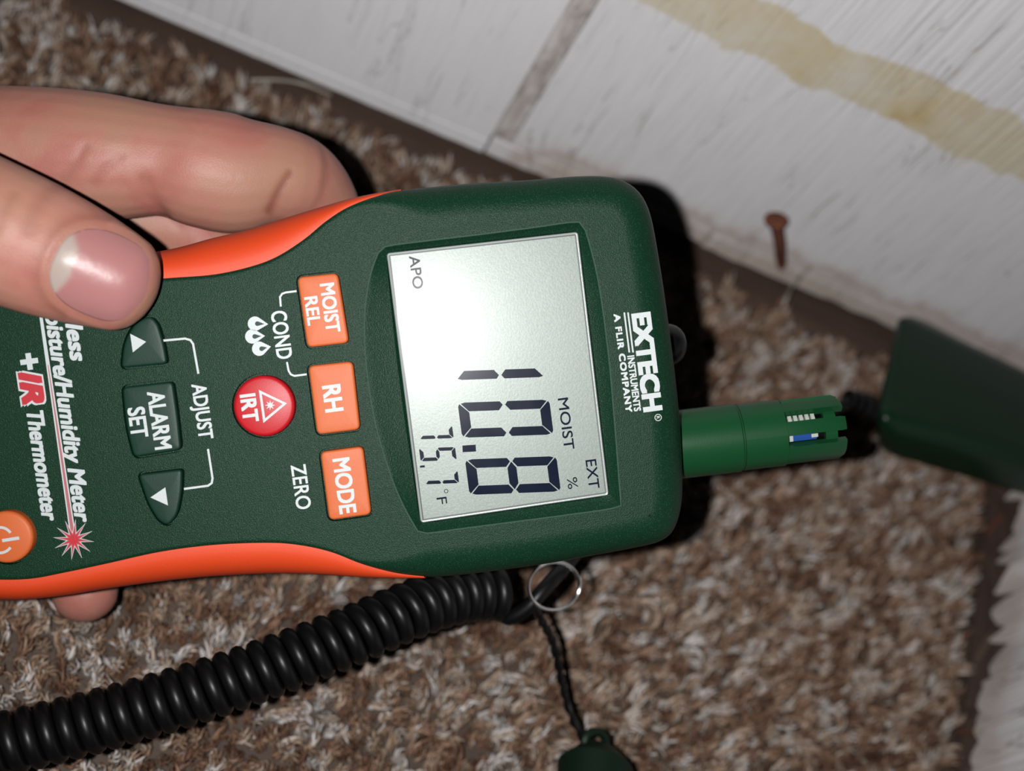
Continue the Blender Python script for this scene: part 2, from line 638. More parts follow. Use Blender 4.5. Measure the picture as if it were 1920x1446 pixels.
ragged_skin(-150, 30, 0.3, 7.0, 3.5, 4.0, 2.2)
ragged_skin(30.6, S1 - 0.5, 0.1, 8.5, 16.0, 4.8, 1.4)
slab('rotten_sill', -150, S1 - 22, 2, 13, 0.3, 5.0, M_DIRT, wall_right)
for k in range(26):                                        # flakes and splinters lying in the rotted foot of the wall
    s = random.uniform(-5, 105)
    bm = bmesh.new()
    w, l_ = random.uniform(0.8, 2.0), random.uniform(3, 8)
    pts = [(-l_, -w * .5, 0), (l_ * .7, -w, 0), (l_, 0, 0), (l_ * .5, w, 0), (-l_ * .8, w * .7, 0)]
    top = [bm.verts.new(Vector(p) * MM) for p in pts]
    bot = [bm.verts.new((Vector(p) + Vector((0, 0, -0.7))) * MM) for p in pts]
    bm.faces.new(top)
    bm.faces.new(bot[::-1])
    for i in range(5):
        bm.faces.new((top[i], bot[i], bot[(i + 1) % 5], top[(i + 1) % 5]))
    o = link('splinter', bm_mesh(bm), random.choice([M_DIRT, M_WOOD, M_DARKRUST, M_DIRT]), wall_right)
    o.matrix_world = Matrix.Translation(spt(s, random.uniform(4, 10), random.uniform(5.5, 8))) @ \
        Matrix.Rotation(random.uniform(0, 6.3), 4, 'Z') @ Matrix.Rotation(random.uniform(-.4, .4), 4, 'Y')

# ------------------------------------------------------------------ the meter's own frame (x across, y towards the probe, z out of the face)
N_ = unit([0.034, 0.041, -0.998])
PC = np.array([(790 - CX) / 10.0, (620 - CY) / 10.0, F_PX / 10.0])


def hit(px, py, dz=0.0):
    r = ray(px, py)
    return r * ((N_ @ PC + dz) / (N_ @ r))


Ydir = (hit(1083, 435) - hit(723, 474)) + (hit(1141, 925) - hit(789, 979))
Ydir = unit(Ydir)
Xdir = unit(np.cross(Ydir, N_))
if Xdir[1] < 0:
    Xdir = -Xdir
ORG = hit(935, 703)


def F(px, py, dz=0.0):                                     # sighted point on the plane dz mm above the face -> meter coordinates (mm)
    q = hit(px, py, dz) - ORG
    return np.array([q @ Xdir, q @ Ydir, q @ N_])


ow = cam2world(ORG)
MW = Matrix.Identity(4)
for k, d in enumerate((Xdir, Ydir, N_)):
    w = BASIS @ d
    for i in range(3):
        MW[i][k] = w[i]
for i in range(3):
    MW[i][3] = ow[i]
meter = empty('moisture_meter', MW)
tag(meter, 'green and orange handheld moisture meter with a grey display, gripped by the hand', 'moisture meter')


def L2(o):                                                 # metres
    return o * MM


def poly_local(pts, dz=0.0):
    return np.array([F(x, y, dz) for x, y in pts])


def round_poly(P, rad, seg=5):
    """round the corners of a 2-D polygon (mm)"""
    out = []
    n = len(P)
    for i in range(n):
        a, b, c = P[i - 1][:2], P[i][:2], P[(i + 1) % n][:2]
        r = rad[i] if hasattr(rad, '__len__') else rad
        u, v = a - b, c - b
        lu, lv = np.linalg.norm(u), np.linalg.norm(v)
        k = min(r, lu * 0.48, lv * 0.48)
        s, e = b + u / lu * k, b + v / lv * k
        for j in range(seg + 1):
            t = j / seg
            out.append((1 - t) ** 2 * s + 2 * t * (1 - t) * b + t * t * e)
    return np.array(out)


def inset(P, d):
    """move a closed 2-D outline inwards by d (scalar or per point)"""
    n = len(P)
    area = 0.5 * sum(P[i][0] * P[(i + 1) % n][1] - P[(i + 1) % n][0] * P[i][1] for i in range(n))
    sg = 1 if area > 0 else -1
    out = []
    for i in range(n):
        t = P[(i + 1) % n] - P[i - 1]
        t = t / (np.linalg.norm(t) + 1e-9)
        nn = np.array([-t[1], t[0]]) * sg
        out.append(P[i] + nn * (d[i] if hasattr(d, '__len__') else d))
    return np.array(out)


# --- outlines
G_PTS = [(-300, 1000), (-345, 870), (-330, 740), (-250, 620), (-120, 560), (0, 545), (150, 535), (310, 522), (400, 515), (470, 500), (520, 481),
         (570, 449), (610, 416), (650, 390), (700, 370), (745, 358), (820, 350), (900, 343), (1000, 337), (1080, 331), (1130, 331), (1165, 338),
         (1192, 355), (1210, 380), (1222, 415), (1234, 480), (1245, 550), (1256, 630), (1266, 710), (1274, 790), (1278, 870), (1278, 930),
         (1271, 970), (1258, 998), (1236, 1014), (1200, 1024), (1100, 1043), (1000, 1060), (900, 1073), (830, 1080), (780, 1080), (740, 1074),
         (680, 1058), (620, 1035), (560, 1022), (500, 1018), (400, 1022), (300, 1035), (200, 1057), (120, 1074), (60, 1085), (0, 1087),
         (-80, 1082), (-200, 1060)]


def headness(x):                                           # 0 in the grip, 1 in the head
    t = min(1, max(0, (x - 660) / 160))
    return t * t * (3 - 2 * t)


gp = catmull(G_PTS, 360, True)
er = np.array([0.7 + 5.6 * headness(p[0]) for p in gp])
G3 = np.array([F(p[0], p[1], -r) for p, r in zip(gp, er)])
G2 = G3[:, :2]

HOLES = {}
# LCD well
rimA = catmull([(722, 463), (800, 452), (900, 440), (1000, 427), (1070, 417), (1088, 418), (1100, 440), (1122, 530), (1140, 660), (1152, 790), (1162, 920),
                (1164, 940), (1154, 952), (1060, 966), (960, 979), (860, 992), (795, 1000), (780, 990), (742, 915), (706, 800), (688, 690), (684, 600),
                (692, 530), (708, 478)], 96, True)
HOLES['lcd'] = poly_local(rimA)[:, :2]
BTN = {
    'moist': [(558, 520), (634, 512), (655, 643), (577, 652)],
    'rh': [(578.5, 686), (662, 677), (676, 805), (595.5, 815)],
    'mode': [(601, 847), (681, 836), (697, 964), (618, 975)],
    'set': [(231, 726), (325, 715), (334, 775), (341, 843), (253, 857), (238, 800)],
    'up': [(229, 690), (234, 640), (256, 604), (283, 592), (297, 606), (309, 645), (315, 682)],
    'down': [(261, 889), (343, 879), (342, 924), (333, 966), (316, 985), (299, 976), (279, 944)],
}
BRAD = {'moist': 1.1, 'rh': 1.1, 'mode': 1.1, 'set': [1, 1, 3, 1, 1, 3], 'up': [.9, 2, 1.6, 1.2, 1.4, 3, .9], 'down': [.9, .9, 3, 1.6, 1.3, 1.6, 3]}
BP = {k: round_poly(poly_local(v), BRAD[k], 4) for k, v in BTN.items()}


def circle2(px, py, r_px, n=40):
    c = F(px, py)[:2]
    r = r_px / 10.0
    return np.array([c + r * np.array([math.cos(2 * math.pi * i / n), math.sin(2 * math.pi * i / n)]) for i in range(n)])


BP['irt'] = circle2(496.5, 761, 57)
BP['power'] = circle2(15, 1006, 49)
for k, P in BP.items():
    HOLES[k] = inset(P, -0.42)

# --- green front shell with rolled edge, wells for display and keys, sides and back
bm = bmesh.new()


def ring(P2, z):
    return [bm.verts.new((p[0] * MM, p[1] * MM, (z[i] if hasattr(z, '__len__') else z) * MM)) for i, p in enumerate(P2)]


def bridge(a, b):
    n = len(a)
    for i in range(n):
        bm.faces.new((a[i], a[(i + 1) % n], b[(i + 1) % n], b[i]))


SEG = 7
rings = [ring(inset(G2, 2.5), -31.0), ring(inset(G2, 1.0), -29.5), ring(inset(G2, 0.0), -er - 6.0)]
for k in range(SEG + 1):
    a = math.pi / 2 * k / SEG
    rings.append(ring(inset(G2, er * (1 - math.cos(a))), -er * (1 - math.sin(a))))
rings.append(ring(inset(G2, er + 0.35), 0.0))
for a, b in zip(rings[:-1], rings[1:]):
    bridge(a, b)
bm.faces.new(rings[0][::-1])
edges = []


def loop_edges(vs_):
    n = len(vs_)
    for i in range(n):
        e = bm.edges.get((vs_[i], vs_[(i + 1) % n])) or bm.edges.new((vs_[i], vs_[(i + 1) % n]))
        edges.append(e)


loop_edges(rings[-1])
hv = {}
for k, P in HOLES.items():
    outer = ring(inset(P, -0.30), 0.0)
    lip = ring(P, 0.0)
    bridge(outer, lip)
    loop_edges(outer)
    hv[k] = lip
bmesh.ops.triangle_fill(bm, use_beauty=True, use_dissolve=False, edges=edges, normal=(0, 0, 1))
LCDQ = [(725, 475), (1083, 435), (1141, 928), (789, 980)]
lq = resample(round_poly(poly_local(LCDQ, -1.4), 0.7, 5), 96, True)
for k, P in HOLES.items():
    if k == 'lcd':
        # slope from the rim down to the window
        c = P.mean(0)

        def order(Q):
            ang = np.arctan2(Q[:, 1] - c[1], Q[:, 0] - c[0])
            i0 = int(np.argmin(np.abs(ang)))
            Q = np.roll(Q, -i0, 0)
            d = np.arctan2(Q[3, 1] - c[1], Q[3, 0] - c[0])
            return Q, i0, d > 0
        Qp, ip, up_p = order(P)
        lipv = list(np.roll(np.array(range(96)), -ip))
        lip = [hv[k][i] for i in lipv]
        Qb, _, up_b = order(lq)
        if up_b != up_p:
            Qb = np.roll(Qb[::-1], 1, 0)
        # match by angle so that the walls do not twist
        angp = np.unwrap(np.arctan2(Qp[:, 1] - c[1], Qp[:, 0] - c[0]))
        fine = resample(np.vstack([Qb, Qb[:1]]), 960)
        angf = np.unwrap(np.arctan2(fine[:, 1] - c[1], fine[:, 0] - c[0]))
        sgn = 1 if angf[-1] > angf[0] else -1
        Qm = np.stack([np.interp(sgn * angp, sgn * angf, fine[:, j]) for j in range(2)], 1)
        mid = ring(Qp * 0.86 + Qm * 0.14, -0.28)
        low = ring(Qp * 0.10 + Qm * 0.90, -1.15)
        bot = ring(Qm, -1.75)
        for a, b in ((lip, mid), (mid, low), (low, bot)):
            bridge(a, b)
        bm.faces.new(bot)
    else:
        l2 = ring(inset(P, 0.02), -0.12)
        l3 = ring(inset(P, 0.05), -1.6)
        bridge(hv[k], l2)
        bridge(l2, l3)
        bm.faces.new(l3)
shell = link('front_shell', bm_mesh(bm, 22), M_GREEN, meter)

# slightly paler lip around the display well, its highlight put into the colour
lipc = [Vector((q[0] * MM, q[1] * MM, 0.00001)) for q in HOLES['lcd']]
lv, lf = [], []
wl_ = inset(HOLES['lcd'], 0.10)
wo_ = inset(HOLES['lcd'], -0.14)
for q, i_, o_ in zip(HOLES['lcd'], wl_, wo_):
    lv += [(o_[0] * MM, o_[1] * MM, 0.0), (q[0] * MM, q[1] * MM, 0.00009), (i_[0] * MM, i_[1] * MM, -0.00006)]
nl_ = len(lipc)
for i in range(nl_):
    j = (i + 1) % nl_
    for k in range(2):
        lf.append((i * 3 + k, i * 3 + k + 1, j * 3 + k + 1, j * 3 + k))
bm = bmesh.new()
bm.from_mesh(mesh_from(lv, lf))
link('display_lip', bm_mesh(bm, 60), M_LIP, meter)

# --- orange over-moulded grip running round the handle
in_px = [(752, 357)] + [(700, 370), (650, 390), (610, 416), (570, 449), (520, 481), (470, 500), (400, 515), (310, 522), (150, 535), (0, 545), (-120, 560), (-250, 620),
                        (-330, 740), (-345, 870), (-300, 1000), (-200, 1060), (-80, 1082), (0, 1087), (60, 1085), (120, 1074), (200, 1057), (300, 1035), (400, 1022), (500, 1018),
                        (560, 1022), (620, 1035), (680, 1058), (740, 1074), (795, 1081)]
out_px = [(754, 355)] + [(700, 364), (655, 374), (610, 387), (560, 402), (510, 418), (460, 433), (400, 447), (310, 470), (150, 490), (0, 503), (-130, 520), (-280, 590),
                         (-368, 730), (-385, 870), (-340, 1020), (-220, 1090), (-80, 1118), (0, 1121), (60, 1121), (130, 1114), (205, 1102), (300, 1089), (400, 1079), (500, 1074),
                         (560, 1074), (620, 1077), (680, 1081), (740, 1083), (798, 1084)]
ip_, op_ = [], []
K = 8
for i in range(len(in_px) - 1):
    pass


def dense(pts):
    P = [np.asarray(p, float) for p in pts]
    out = []
    for i in range(len(P) - 1):
        a, b, c, d = P[max(i - 1, 0)], P[i], P[i + 1], P[min(i + 2, len(P) - 1)]
        for k in range(K):
            t = k / K
            out.append(0.5 * (2 * b + (c - a) * t + (2 * a - 5 * b + 4 * c - d) * t * t + (3 * b - a - 3 * c + d) * t ** 3))
    out.append(P[-1])
    return out


di, do = dense(in_px), dense(out_px)
NI = len(di)
verts, faces = [], []
prof = 9
for i in range(NI):
    fade = min(1.0, i / 40, (NI - 1 - i) / 40)
    zo = -4.0 - 5.0 * fade
    A = F(di[i][0], di[i][1], -0.45)
    zi = -0.55 - 0.0 * fade - (1 - min(1, fade * 2)) * 2.8
    A = F(di[i][0], di[i][1], zi)
    B = F(do[i][0], do[i][1], zo)
    nin = (A - B)
    nin[2] = 0
    row = [A + np.array([0, 0, -2.0]) + nin * 0.05]
    for k in range(prof):
        a = math.pi / 2 * k / (prof - 1)
        s = math.sin(a)
        p = A + (B - A) * s
        p[2] = A[2] + (B[2] - A[2]) * (1 - math.cos(a)) + 0.9 * math.sin(2 * a) * fade * 0.5 + 0.12
        row.append(p)
    row.append(B + np.array([0, 0, -12.0 * (0.3 + 0.7 * fade)]))
    row.append(B + nin * 0.5 + np.array([0, 0, -19.0 * (0.3 + 0.7 * fade)]))
    verts += [tuple(r * MM) for r in row]
W_ = prof + 3
for i in range(NI - 1):
    for k in range(W_ - 1):
        faces.append((i * W_ + k, i * W_ + k + 1, (i + 1) * W_ + k + 1, (i + 1) * W_ + k))
bm = bmesh.new()
bm.from_mesh(mesh_from(verts, faces))
link('grip', bm_mesh(bm, 50), M_ORANGE, meter)


# --- keys
def key(name, P, m, height=0.75, dome=0.12, edge=0.45):
    bm = bmesh.new()

    def rg(Q, z):
        return [bm.verts.new((q[0] * MM, q[1] * MM, z * MM)) for q in Q]
    c = P.mean(0)
    rr = [rg(P, -1.55), rg(P, height - edge)]
    for k in range(1, 5):
        a = math.pi / 2 * k / 4
        rr.append(rg(inset(P, edge * (1 - math.cos(a))), height - edge * (1 - math.sin(a))))
    for f in (0.8, 0.55, 0.28):
        Q = inset(P, edge)
        rr.append(rg(c + (Q - c) * f, height + dome * (1 - f * f)))
    cv = bm.verts.new((c[0] * MM, c[1] * MM, (height + dome) * MM))
    n = len(P)
    for a, b in zip(rr[:-1], rr[1:]):
        for i in range(n):
            bm.faces.new((a[i], a[(i + 1) % n], b[(i + 1) % n], b[i]))
    for i in range(n):
        bm.faces.new((rr[-1][i], rr[-1][(i + 1) % n], cv))
    return link(name, bm_mesh(bm, 40), m, meter)


K_MOIST = key('button', BP['moist'], M_ORANGE_KEY)
K_RH = key('button', BP['rh'], M_ORANGE_KEY)
K_MODE = key('button', BP['mode'], M_ORANGE_KEY)
K_IRT = key('button', BP['irt'], M_RED_KEY, 1.0, 0.3, 0.7)
K_SET = key('button', BP['set'], M_GREEN_KEY, 0.8)
K_UP = key('button', BP['up'], M_GREEN_KEY, 0.8)
K_DOWN = key('button', BP['down'], M_GREEN_KEY, 0.8)
K_PWR = key('power_button', BP['power'], M_ORANGE_KEY, 1.0, 0.3, 0.7)
for o, t in ((K_MOIST, 'orange MOIST REL button'), (K_RH, 'orange RH button'), (K_MODE, 'orange MODE button'), (K_IRT, 'round red IRT button'),
             (K_SET, 'dark green ALARM SET button'), (K_UP, 'dark green up arrow button beside the thumb'), (K_DOWN, 'dark green down arrow button'),
             (K_PWR, 'round orange power button')):
    o['label'] = t


# --- lettering
def glyph_mesh(text, bold=0.0, shear=0.0, spacing=1.0):
    cu = bpy.data.curves.new('t', 'FONT')
    cu.body = text
    cu.size = 1.0
    cu.shear = shear
    cu.space_character = spacing
    cu.resolution_u = 4
    cu.fill_mode = 'FRONT'
    o = bpy.data.objects.new('t', cu)
    C.objects.link(o)
    bpy.context.view_layer.update()
    me = bpy.data.meshes.new_from_object(o.evaluated_get(bpy.context.evaluated_depsgraph_get()))
    bpy.data.objects.remove(o)
    bpy.data.curves.remove(cu)
    me.materials.clear()
    co = np.empty(len(me.vertices) * 3)
    me.vertices.foreach_get('co', co)
    return me, co.reshape(-1, 3)


_hm, _hc = glyph_mesh('H')
CAPH = _hc[:, 1].max()
bpy.data.meshes.remove(_hm)


def lettering(parent, text, px, py, length, cap, z, m, bold=0.012, shear=0.0, spacing=1.0, end=None, name='lettering', rot=0.0):
    me, co = glyph_mesh(text, bold, shear, spacing)
    x0, x1 = co[:, 0].min(), co[:, 0].max()
    sx = (length / 10.0) / (x1 - x0)
    sy = (cap / 10.0) / CAPH
    c = F(px, py, z)
    xx = (co[:, 0] - (x0 + x1) / 2) * sx
    yy = (co[:, 1] - CAPH / 2) * sy
    ca, sa = math.cos(rot), math.sin(rot)
    nvt = len(co)
    tris = []
    me.calc_loop_triangles()
    tri = np.array([t.vertices[:] for t in me.loop_triangles], dtype=int)
    bpy.data.meshes.remove(me)
    vv_, ff_ = [], []
    b = bold * 6.2 * cap / 28.0                      # stroke growth in tenths of a millimetre
    shifts = [(0, 0)] + ([(1, 1), (1, -1), (-1, -1), (-1, 1), (1, 0), (-1, 0), (0, 1), (0, -1)] if bold > 0 else [])
    for k, (dx, dy) in enumerate(shifts):
        X = xx + dx * b * 10 / 10.0
        Y = yy + dy * b * 10 / 10.0
        vv_.append(np.stack([c[0] + X * ca - Y * sa, c[1] + X * sa + Y * ca, np.full(nvt, z + 0.0015 * k)], 1) * MM)
        ff_.append(tri + k * nvt)
    me = mesh_from(np.concatenate(vv_).tolist(), np.concatenate(ff_).tolist())
    return link(name, me, m, parent)


def flat(parent, pts, z, m, name='print_mark', px=True):
    P = poly_local(pts, z)[:, :2] if px else np.asarray(pts)
    bm = bmesh.new()
    vs_ = [bm.verts.new((p[0] * MM, p[1] * MM, z * MM)) for p in P]
    f = bm.faces.new(vs_)
    if f.calc_area() > 0:
        f.normal_update()
        if f.normal.z < 0:
            f.normal_flip()
    bmesh.ops.triangulate(bm, faces=bm.faces[:])
    return link(name, bm_mesh(bm, None, False), m, parent)


def stroke(parent, pts, w, z, m, closed=False, name='print_line'):
    P = poly_local(pts, z)[:, :2]
    n = len(P)
    verts, faces = [], []
    for i in range(n):
        a = P[i - 1] if (i > 0 or closed) else P[i]
        b = P[(i + 1) % n] if (i < n - 1 or closed) else P[i]
        t1, t2 = P[i] - a, b - P[i]
        t1 = t1 / np.linalg.norm(t1) if np.linalg.norm(t1) > 0 else None
        t2 = t2 / np.linalg.norm(t2) if np.linalg.norm(t2) > 0 else None
        t1 = t2 if t1 is None else t1
        t2 = t1 if t2 is None else t2
        t = unit(t1 + t2)
        k = w / 20.0 / max(0.4, t @ t1)
        nn = np.array([-t[1], t[0]])
        for s in (1, -1):
            verts.append((*((P[i] + nn * k * s) * MM), z * MM))
    for i in range(n if closed else n - 1):
        j = (i + 1) % n
        faces.append((i * 2, i * 2 + 1, j * 2 + 1, j * 2))
    bm = bmesh.new()
    bm.from_mesh(mesh_from(verts, faces))
    for f in bm.faces:
        f.normal_update()
        if f.normal.z < 0:
            f.normal_flip()
    return link(name, bm_mesh(bm, None, False), m, parent)


def arc_px(cx, cy, r, a0, a1, n=10):
    return [(cx + r * math.cos(math.radians(a0 + (a1 - a0) * i / n)), cy + r * math.sin(math.radians(a0 + (a1 - a0) * i / n))) for i in range(n + 1)]


ZK = 0.90                                                  # just above the key tops
lettering(K_MOIST, 'MOIST', 619, 577, 90, 25, ZK + .05, M_WHITE, 0.016)
lettering(K_MOIST, 'REL', 586, 583, 52, 23, ZK + .05, M_WHITE, 0.016)
lettering(K_RH, 'RH', 624, 747, 48, 32, ZK + .05, M_WHITE, 0.018)
lettering(K_MODE, 'MODE', 646, 911, 103, 30, ZK + .05, M_WHITE, 0.016)
lettering(K_IRT, 'IRT', 467.5, 765, 50, 27, 1.34, M_WHITE, 0.02)
stroke(K_IRT, [(488, 735), (534, 757), (495.5, 789)], 4.5, 1.34, M_WHITE, closed=True)


def star(cx, cy, r0, r1, n, a0=0.0):
    return [(cx + (r1 if i % 2 == 0 else r0) * math.cos(a0 + math.pi * i / n), cy + (r1 if i % 2 == 0 else r0) * math.sin(a0 + math.pi * i / n)) for i in range(2 * n)]


flat(K_IRT, star(506.5, 760, 4, 10, 8), 1.34, M_WHITE)
ZF = 0.035
lettering(meter, 'COND', 528, 628, 89, 28, ZF, M_WHITE, 0.010)
stroke(meter, [(556, 546), (536, 548.5), (529, 551), (525, 557), (526.5, 575)], 3.6, ZF, M_WHITE)
stroke(meter, [(538, 679), (541, 695), (545, 702), (552, 705), (575, 702)], 3.6, ZF, M_WHITE)
for (bx, by, tx, ty) in ((478, 607, 503, 608), (473, 631, 497, 630), (486, 654, 508, 650)):
    a = math.degrees(math.atan2(ty - by, tx - bx))
    flat(meter, arc_px(bx, by, 13.5, a + 62, a + 298, 16) + [(tx, ty)], ZF, M_WHITE, 'droplet_mark')
    flat(meter, arc_px(bx + 4.5, by, 4.4, a + 66, a + 294, 10) + [(tx - 7, by + (ty - by) * .6)], ZF + 0.02, M_GREEN_KEY, 'droplet_mark')
lettering(meter, 'ZERO', 564.5, 913, 84, 27, ZF, M_WHITE, 0.008)
lettering(K_SET, 'ALARM', 299, 788, 107, 30, ZK + .08, M_WHITE, 0.014)
lettering(K_SET, 'SET', 258.5, 792, 55, 30, ZK + .08, M_WHITE, 0.014)
flat(K_UP, [(244, 626), (274, 641), (249, 661)], ZK + .05, M_WHITE, 'arrow_mark')
flat(K_DOWN, [(282, 933), (310, 914), (315, 948)], ZK + .05, M_WHITE, 'arrow_mark')
lettering(meter, 'ADJUST', 379.5, 771.5, 103, 26, ZF, M_WHITE, 0.012)
stroke(meter, [(304, 639), (347, 635), (357, 638), (362, 645), (372, 701)], 4, ZF, M_WHITE)
stroke(meter, [(390, 842), (398.5, 897), (397, 906), (390, 911), (345, 917)], 4, ZF, M_WHITE)

lettering(meter, 'Pinless', 139, 612, 128, 29, ZF, M_WHITE, 0.022, 0.25)
lettering(meter, 'Moisture/Humidity Meter', 126, 768, 424, 29, ZF, M_WHITE, 0.020, 0.25)
lettering(meter, 'IR', 59, 727, 56, 37, ZF, M_WHITE, 0.072, 0.25)
lettering(meter, 'IR', 59, 727, 56, 37, ZF + .04, M_REDPRINT, 0.036, 0.25)
lettering(meter, '+', 54, 678, 26, 40, ZF, M_WHITE, 0.03, 0.0)
lettering(meter, 'Thermometer', 80, 874, 205, 29, ZF, M_WHITE, 0.020, 0.25)


def taper(pts, w0, w1, z, m, name):
    (x0, y0), (x1, y1) = pts
    t = unit([x1 - x0, y1 - y0])
    n = np.array([-t[1], t[0]])
    a, b = np.array([x0, y0]), np.array([x1, y1])
    return flat(meter, [tuple(a + n * w0 / 2), tuple(b + n * w1 / 2), tuple(b - n * w1 / 2), tuple(a - n * w0 / 2)], z, m, name)


taper([(66, 520), (138, 1012)], 5, 11, ZF, M_WHITE, 'beam_mark')
M_PINK = fine_plastic('pink_print', (0.36, 0.10, 0.11), 0.5)
taper([(90, 684), (138, 1012)], 1.5, 6.5, ZF + .02, M_PINK, 'beam_mark')
flat(meter, star(138, 1012, 14, 39, 12, 0.1), ZF + .03, M_WHITE, 'starburst_mark')
flat(meter, star(138, 1012, 11, 35, 12, 0.1), ZF + .05, M_PINK, 'starburst_mark')
flat(meter, star(138, 1012, 8, 22, 12, 0.1), ZF + .07, M_REDPRINT, 'starburst_mark')

stroke(K_PWR, [(4, 1014), (36, 1009)], 6, 1.36, M_WHITE)
stroke(K_PWR, arc_px(0, 1013, 24, 35, 325, 24), 5, 1.36, M_WHITE)

lettering(meter, 'EXTECH', 1213, 679, 183, 32, ZF, M_WHITE, 0.034)
lettering(meter, 'INSTRUMENTS', 1189, 719, 105, 12.5, ZF, M_WHITE, 0.018)
lettering(meter, 'A FLIR COMPANY', 1168, 681, 186, 11, ZF, M_WHITE, 0.03, 0, 1.15)
stroke(meter, [(1170.5, 586), (1180, 661)], 3, ZF, M_WHITE)
stroke(meter, [(1177.5, 586), (1187, 661)], 3, ZF, M_WHITE)
stroke(meter, arc_px(1234, 783, 6, 0, 345, 20), 1.4, ZF, M_WHITE, closed=True)
lettering(meter, 'R', 1234, 783, 5, 6, ZF, M_WHITE, 0.01)

# --- display
ZL = -1.45
lp = round_poly(poly_local(LCDQ, ZL), 0.7, 5)


def plate(name, P, z0, z1, m, parent, bev=0.0):
    bm = bmesh.new()

    def rg(Q, z):
        return [bm.verts.new((q[0] * MM, q[1] * MM, z * MM)) for q in Q]
    rr = [rg(P, z0), rg(P, z1 - bev)]
    if bev:
        rr.append(rg(inset(P, bev), z1))
    n = len(P)
    for a, b in zip(rr[:-1], rr[1:]):
        for i in range(n):
            bm.faces.new((a[i], a[(i + 1) % n], b[(i + 1) % n], b[i]))
    bm.faces.new(rr[0][::-1])
    bm.faces.new(rr[-1])
    return link(name, bm_mesh(bm, 20), m, parent)


lcd = plate('lcd_panel', inset(lp, 0.15), ZL - 0.25, ZL, M_LCD, meter)
lcd['label'] = 'grey liquid crystal display'
plate('window', inset(lp, 0.45), -0.75, -0.70, M_GLASS, lcd)
# bright bevelled rim of the window
bm = bmesh.new()
rr = []
for d, z in ((0.02, -1.42), (0.02, -0.85), (0.18, -0.66), (0.40, -0.72), (0.62, -1.30), (0.62, -1.44)):
    rr.append([bm.verts.new((q[0] * MM, q[1] * MM, z * MM)) for q in inset(lp, d)])
n = len(lp)
for a, b in zip(rr, rr[1:] + rr[:1]):
    for i in range(n):
        bm.faces.new((a[i], a[(i + 1) % n], b[(i + 1) % n], b[i]))
link('window_rim', bm_mesh(bm, 35), M_LCDRIM, lcd)
ZS = ZL + 0.03


def digit(parent, origin_px, w, h, segs, thick, gap=2.2):
    """slanted seven-segment digit; origin_px is its lower-left reading corner, sizes in tenths of a millimetre"""
    a = F(*origin_px, ZS)[:2]
    w, h, k, g = w / 10.0, h / 10.0, thick / 10.0, gap / 10.0
    j = k * 1.15
    m_ = h / 2
    c = k * 0.32
    shapes = {
        'a': [(g + c, h), (w - g - c, h), (w - g * .4 - c * .3, h - c * .5), (w - g - k, h - j), (g + k, h - j), (g * .4 + c * .3, h - c * .5)],
        'd': [(g + c, 0), (w - g - c, 0), (w - g * .4 - c * .3, c * .5), (w - g - k, j), (g + k, j), (g * .4 + c * .3, c * .5)],
        'g': [(g + k * .3, m_), (g + k, m_ + k / 2), (w - g - k, m_ + k / 2), (w - g - k * .3, m_), (w - g - k, m_ - k / 2), (g + k, m_ - k / 2)],
        'f': [(c * .4, h - g - c * .6), (0, h - g - c * 2), (0, m_ + g + k * .3), (k * .4, m_ + g), (k, m_ + g + k * .5), (k, h - g - k)],
        'e': [(c * .4, g + c * .6), (0, g + c * 2), (0, m_ - g - k * .3), (k * .4, m_ - g), (k, m_ - g - k * .5), (k, g + k)],
    }
    shapes['b'] = [(w - x, y) for x, y in shapes['f']]
    shapes['c'] = [(w - x, y) for x, y in shapes['e']]
    for sname in segs:
        flat(parent, [(a[0] + x + 0.095 * y, a[1] + y) for x, y in shapes[sname]], ZS, M_SEG, 'segment', px=False)


def zz(x, y):                                              # sightings taken in the enlarged display view
    return (680 + x * 0.4288, 400 + y * 0.4288)


digit(lcd, zz(383, 574), 68, 172, 'bc', 17)
digit(lcd, zz(415, 829), 67, 173, 'abcdef', 17)
flat(lcd, [zz(436, 1016), zz(494, 1012), zz(496, 1042), zz(437, 1045)], ZS, M_SEG, 'segment')
digit(lcd, zz(447, 1077), 68, 173, 'abcdefg', 17)
digit(lcd, zz(240, 934), 24, 65, 'abc', 6.5, 1.2)
digit(lcd, zz(246, 1028), 25, 68, 'acdfg', 6.5, 1.2)
flat(lcd, [zz(250, 1104), zz(271, 1102), zz(272, 1111), zz(251, 1113)], ZS, M_SEG, 'segment')
digit(lcd, zz(264, 1131), 24, 65, 'abc', 6.5, 1.2)
lettering(lcd, 'APO', 780.5, 510.5, 62, 19, ZS, M_SEG, 0.008)
lettering(lcd, 'MOIST', 1061.5, 794.5, 98, 19, ZS, M_SEG, 0.006)
lettering(lcd, 'EXT', 1111, 889, 55, 20, ZS, M_SEG, 0.004)
lettering(lcd, '%', 1073.5, 906, 22, 19, ZS, M_SEG, 0.0)
lettering(lcd, 'F', 828.5, 939, 13, 19, ZS, M_SEG, 0.0)
stroke(lcd, arc_px(836.5, 921, 3.4, 0, 340, 16), 1.2, ZS, M_SEG, closed=True)

# --- humidity probe on the top end
ZP = -15.0
b0 = F(1268, 834, ZP)
b1 = F(1572, 799, ZP)
pax = unit(b1 - b0)
sensor = lathe([(-6 * MM, 6.9 * MM), (12.2 * MM, 6.9 * MM), (12.45 * MM, 6.65 * MM), (12.7 * MM, 6.65 * MM)], 56, Vector(b0 * MM), pax)
sensor = link('sensor_probe', sensor, M_GREEN_SMOOTH, meter)
sensor['label'] = 'smooth green cylindrical humidity probe with slotted tip'
PA = Vector(pax)
PU = PA.cross(Vector((0, 0, 1))).normalized()              # across (image up or down)
PV = PU.cross(PA).normalized()
PB = Vector(b0)


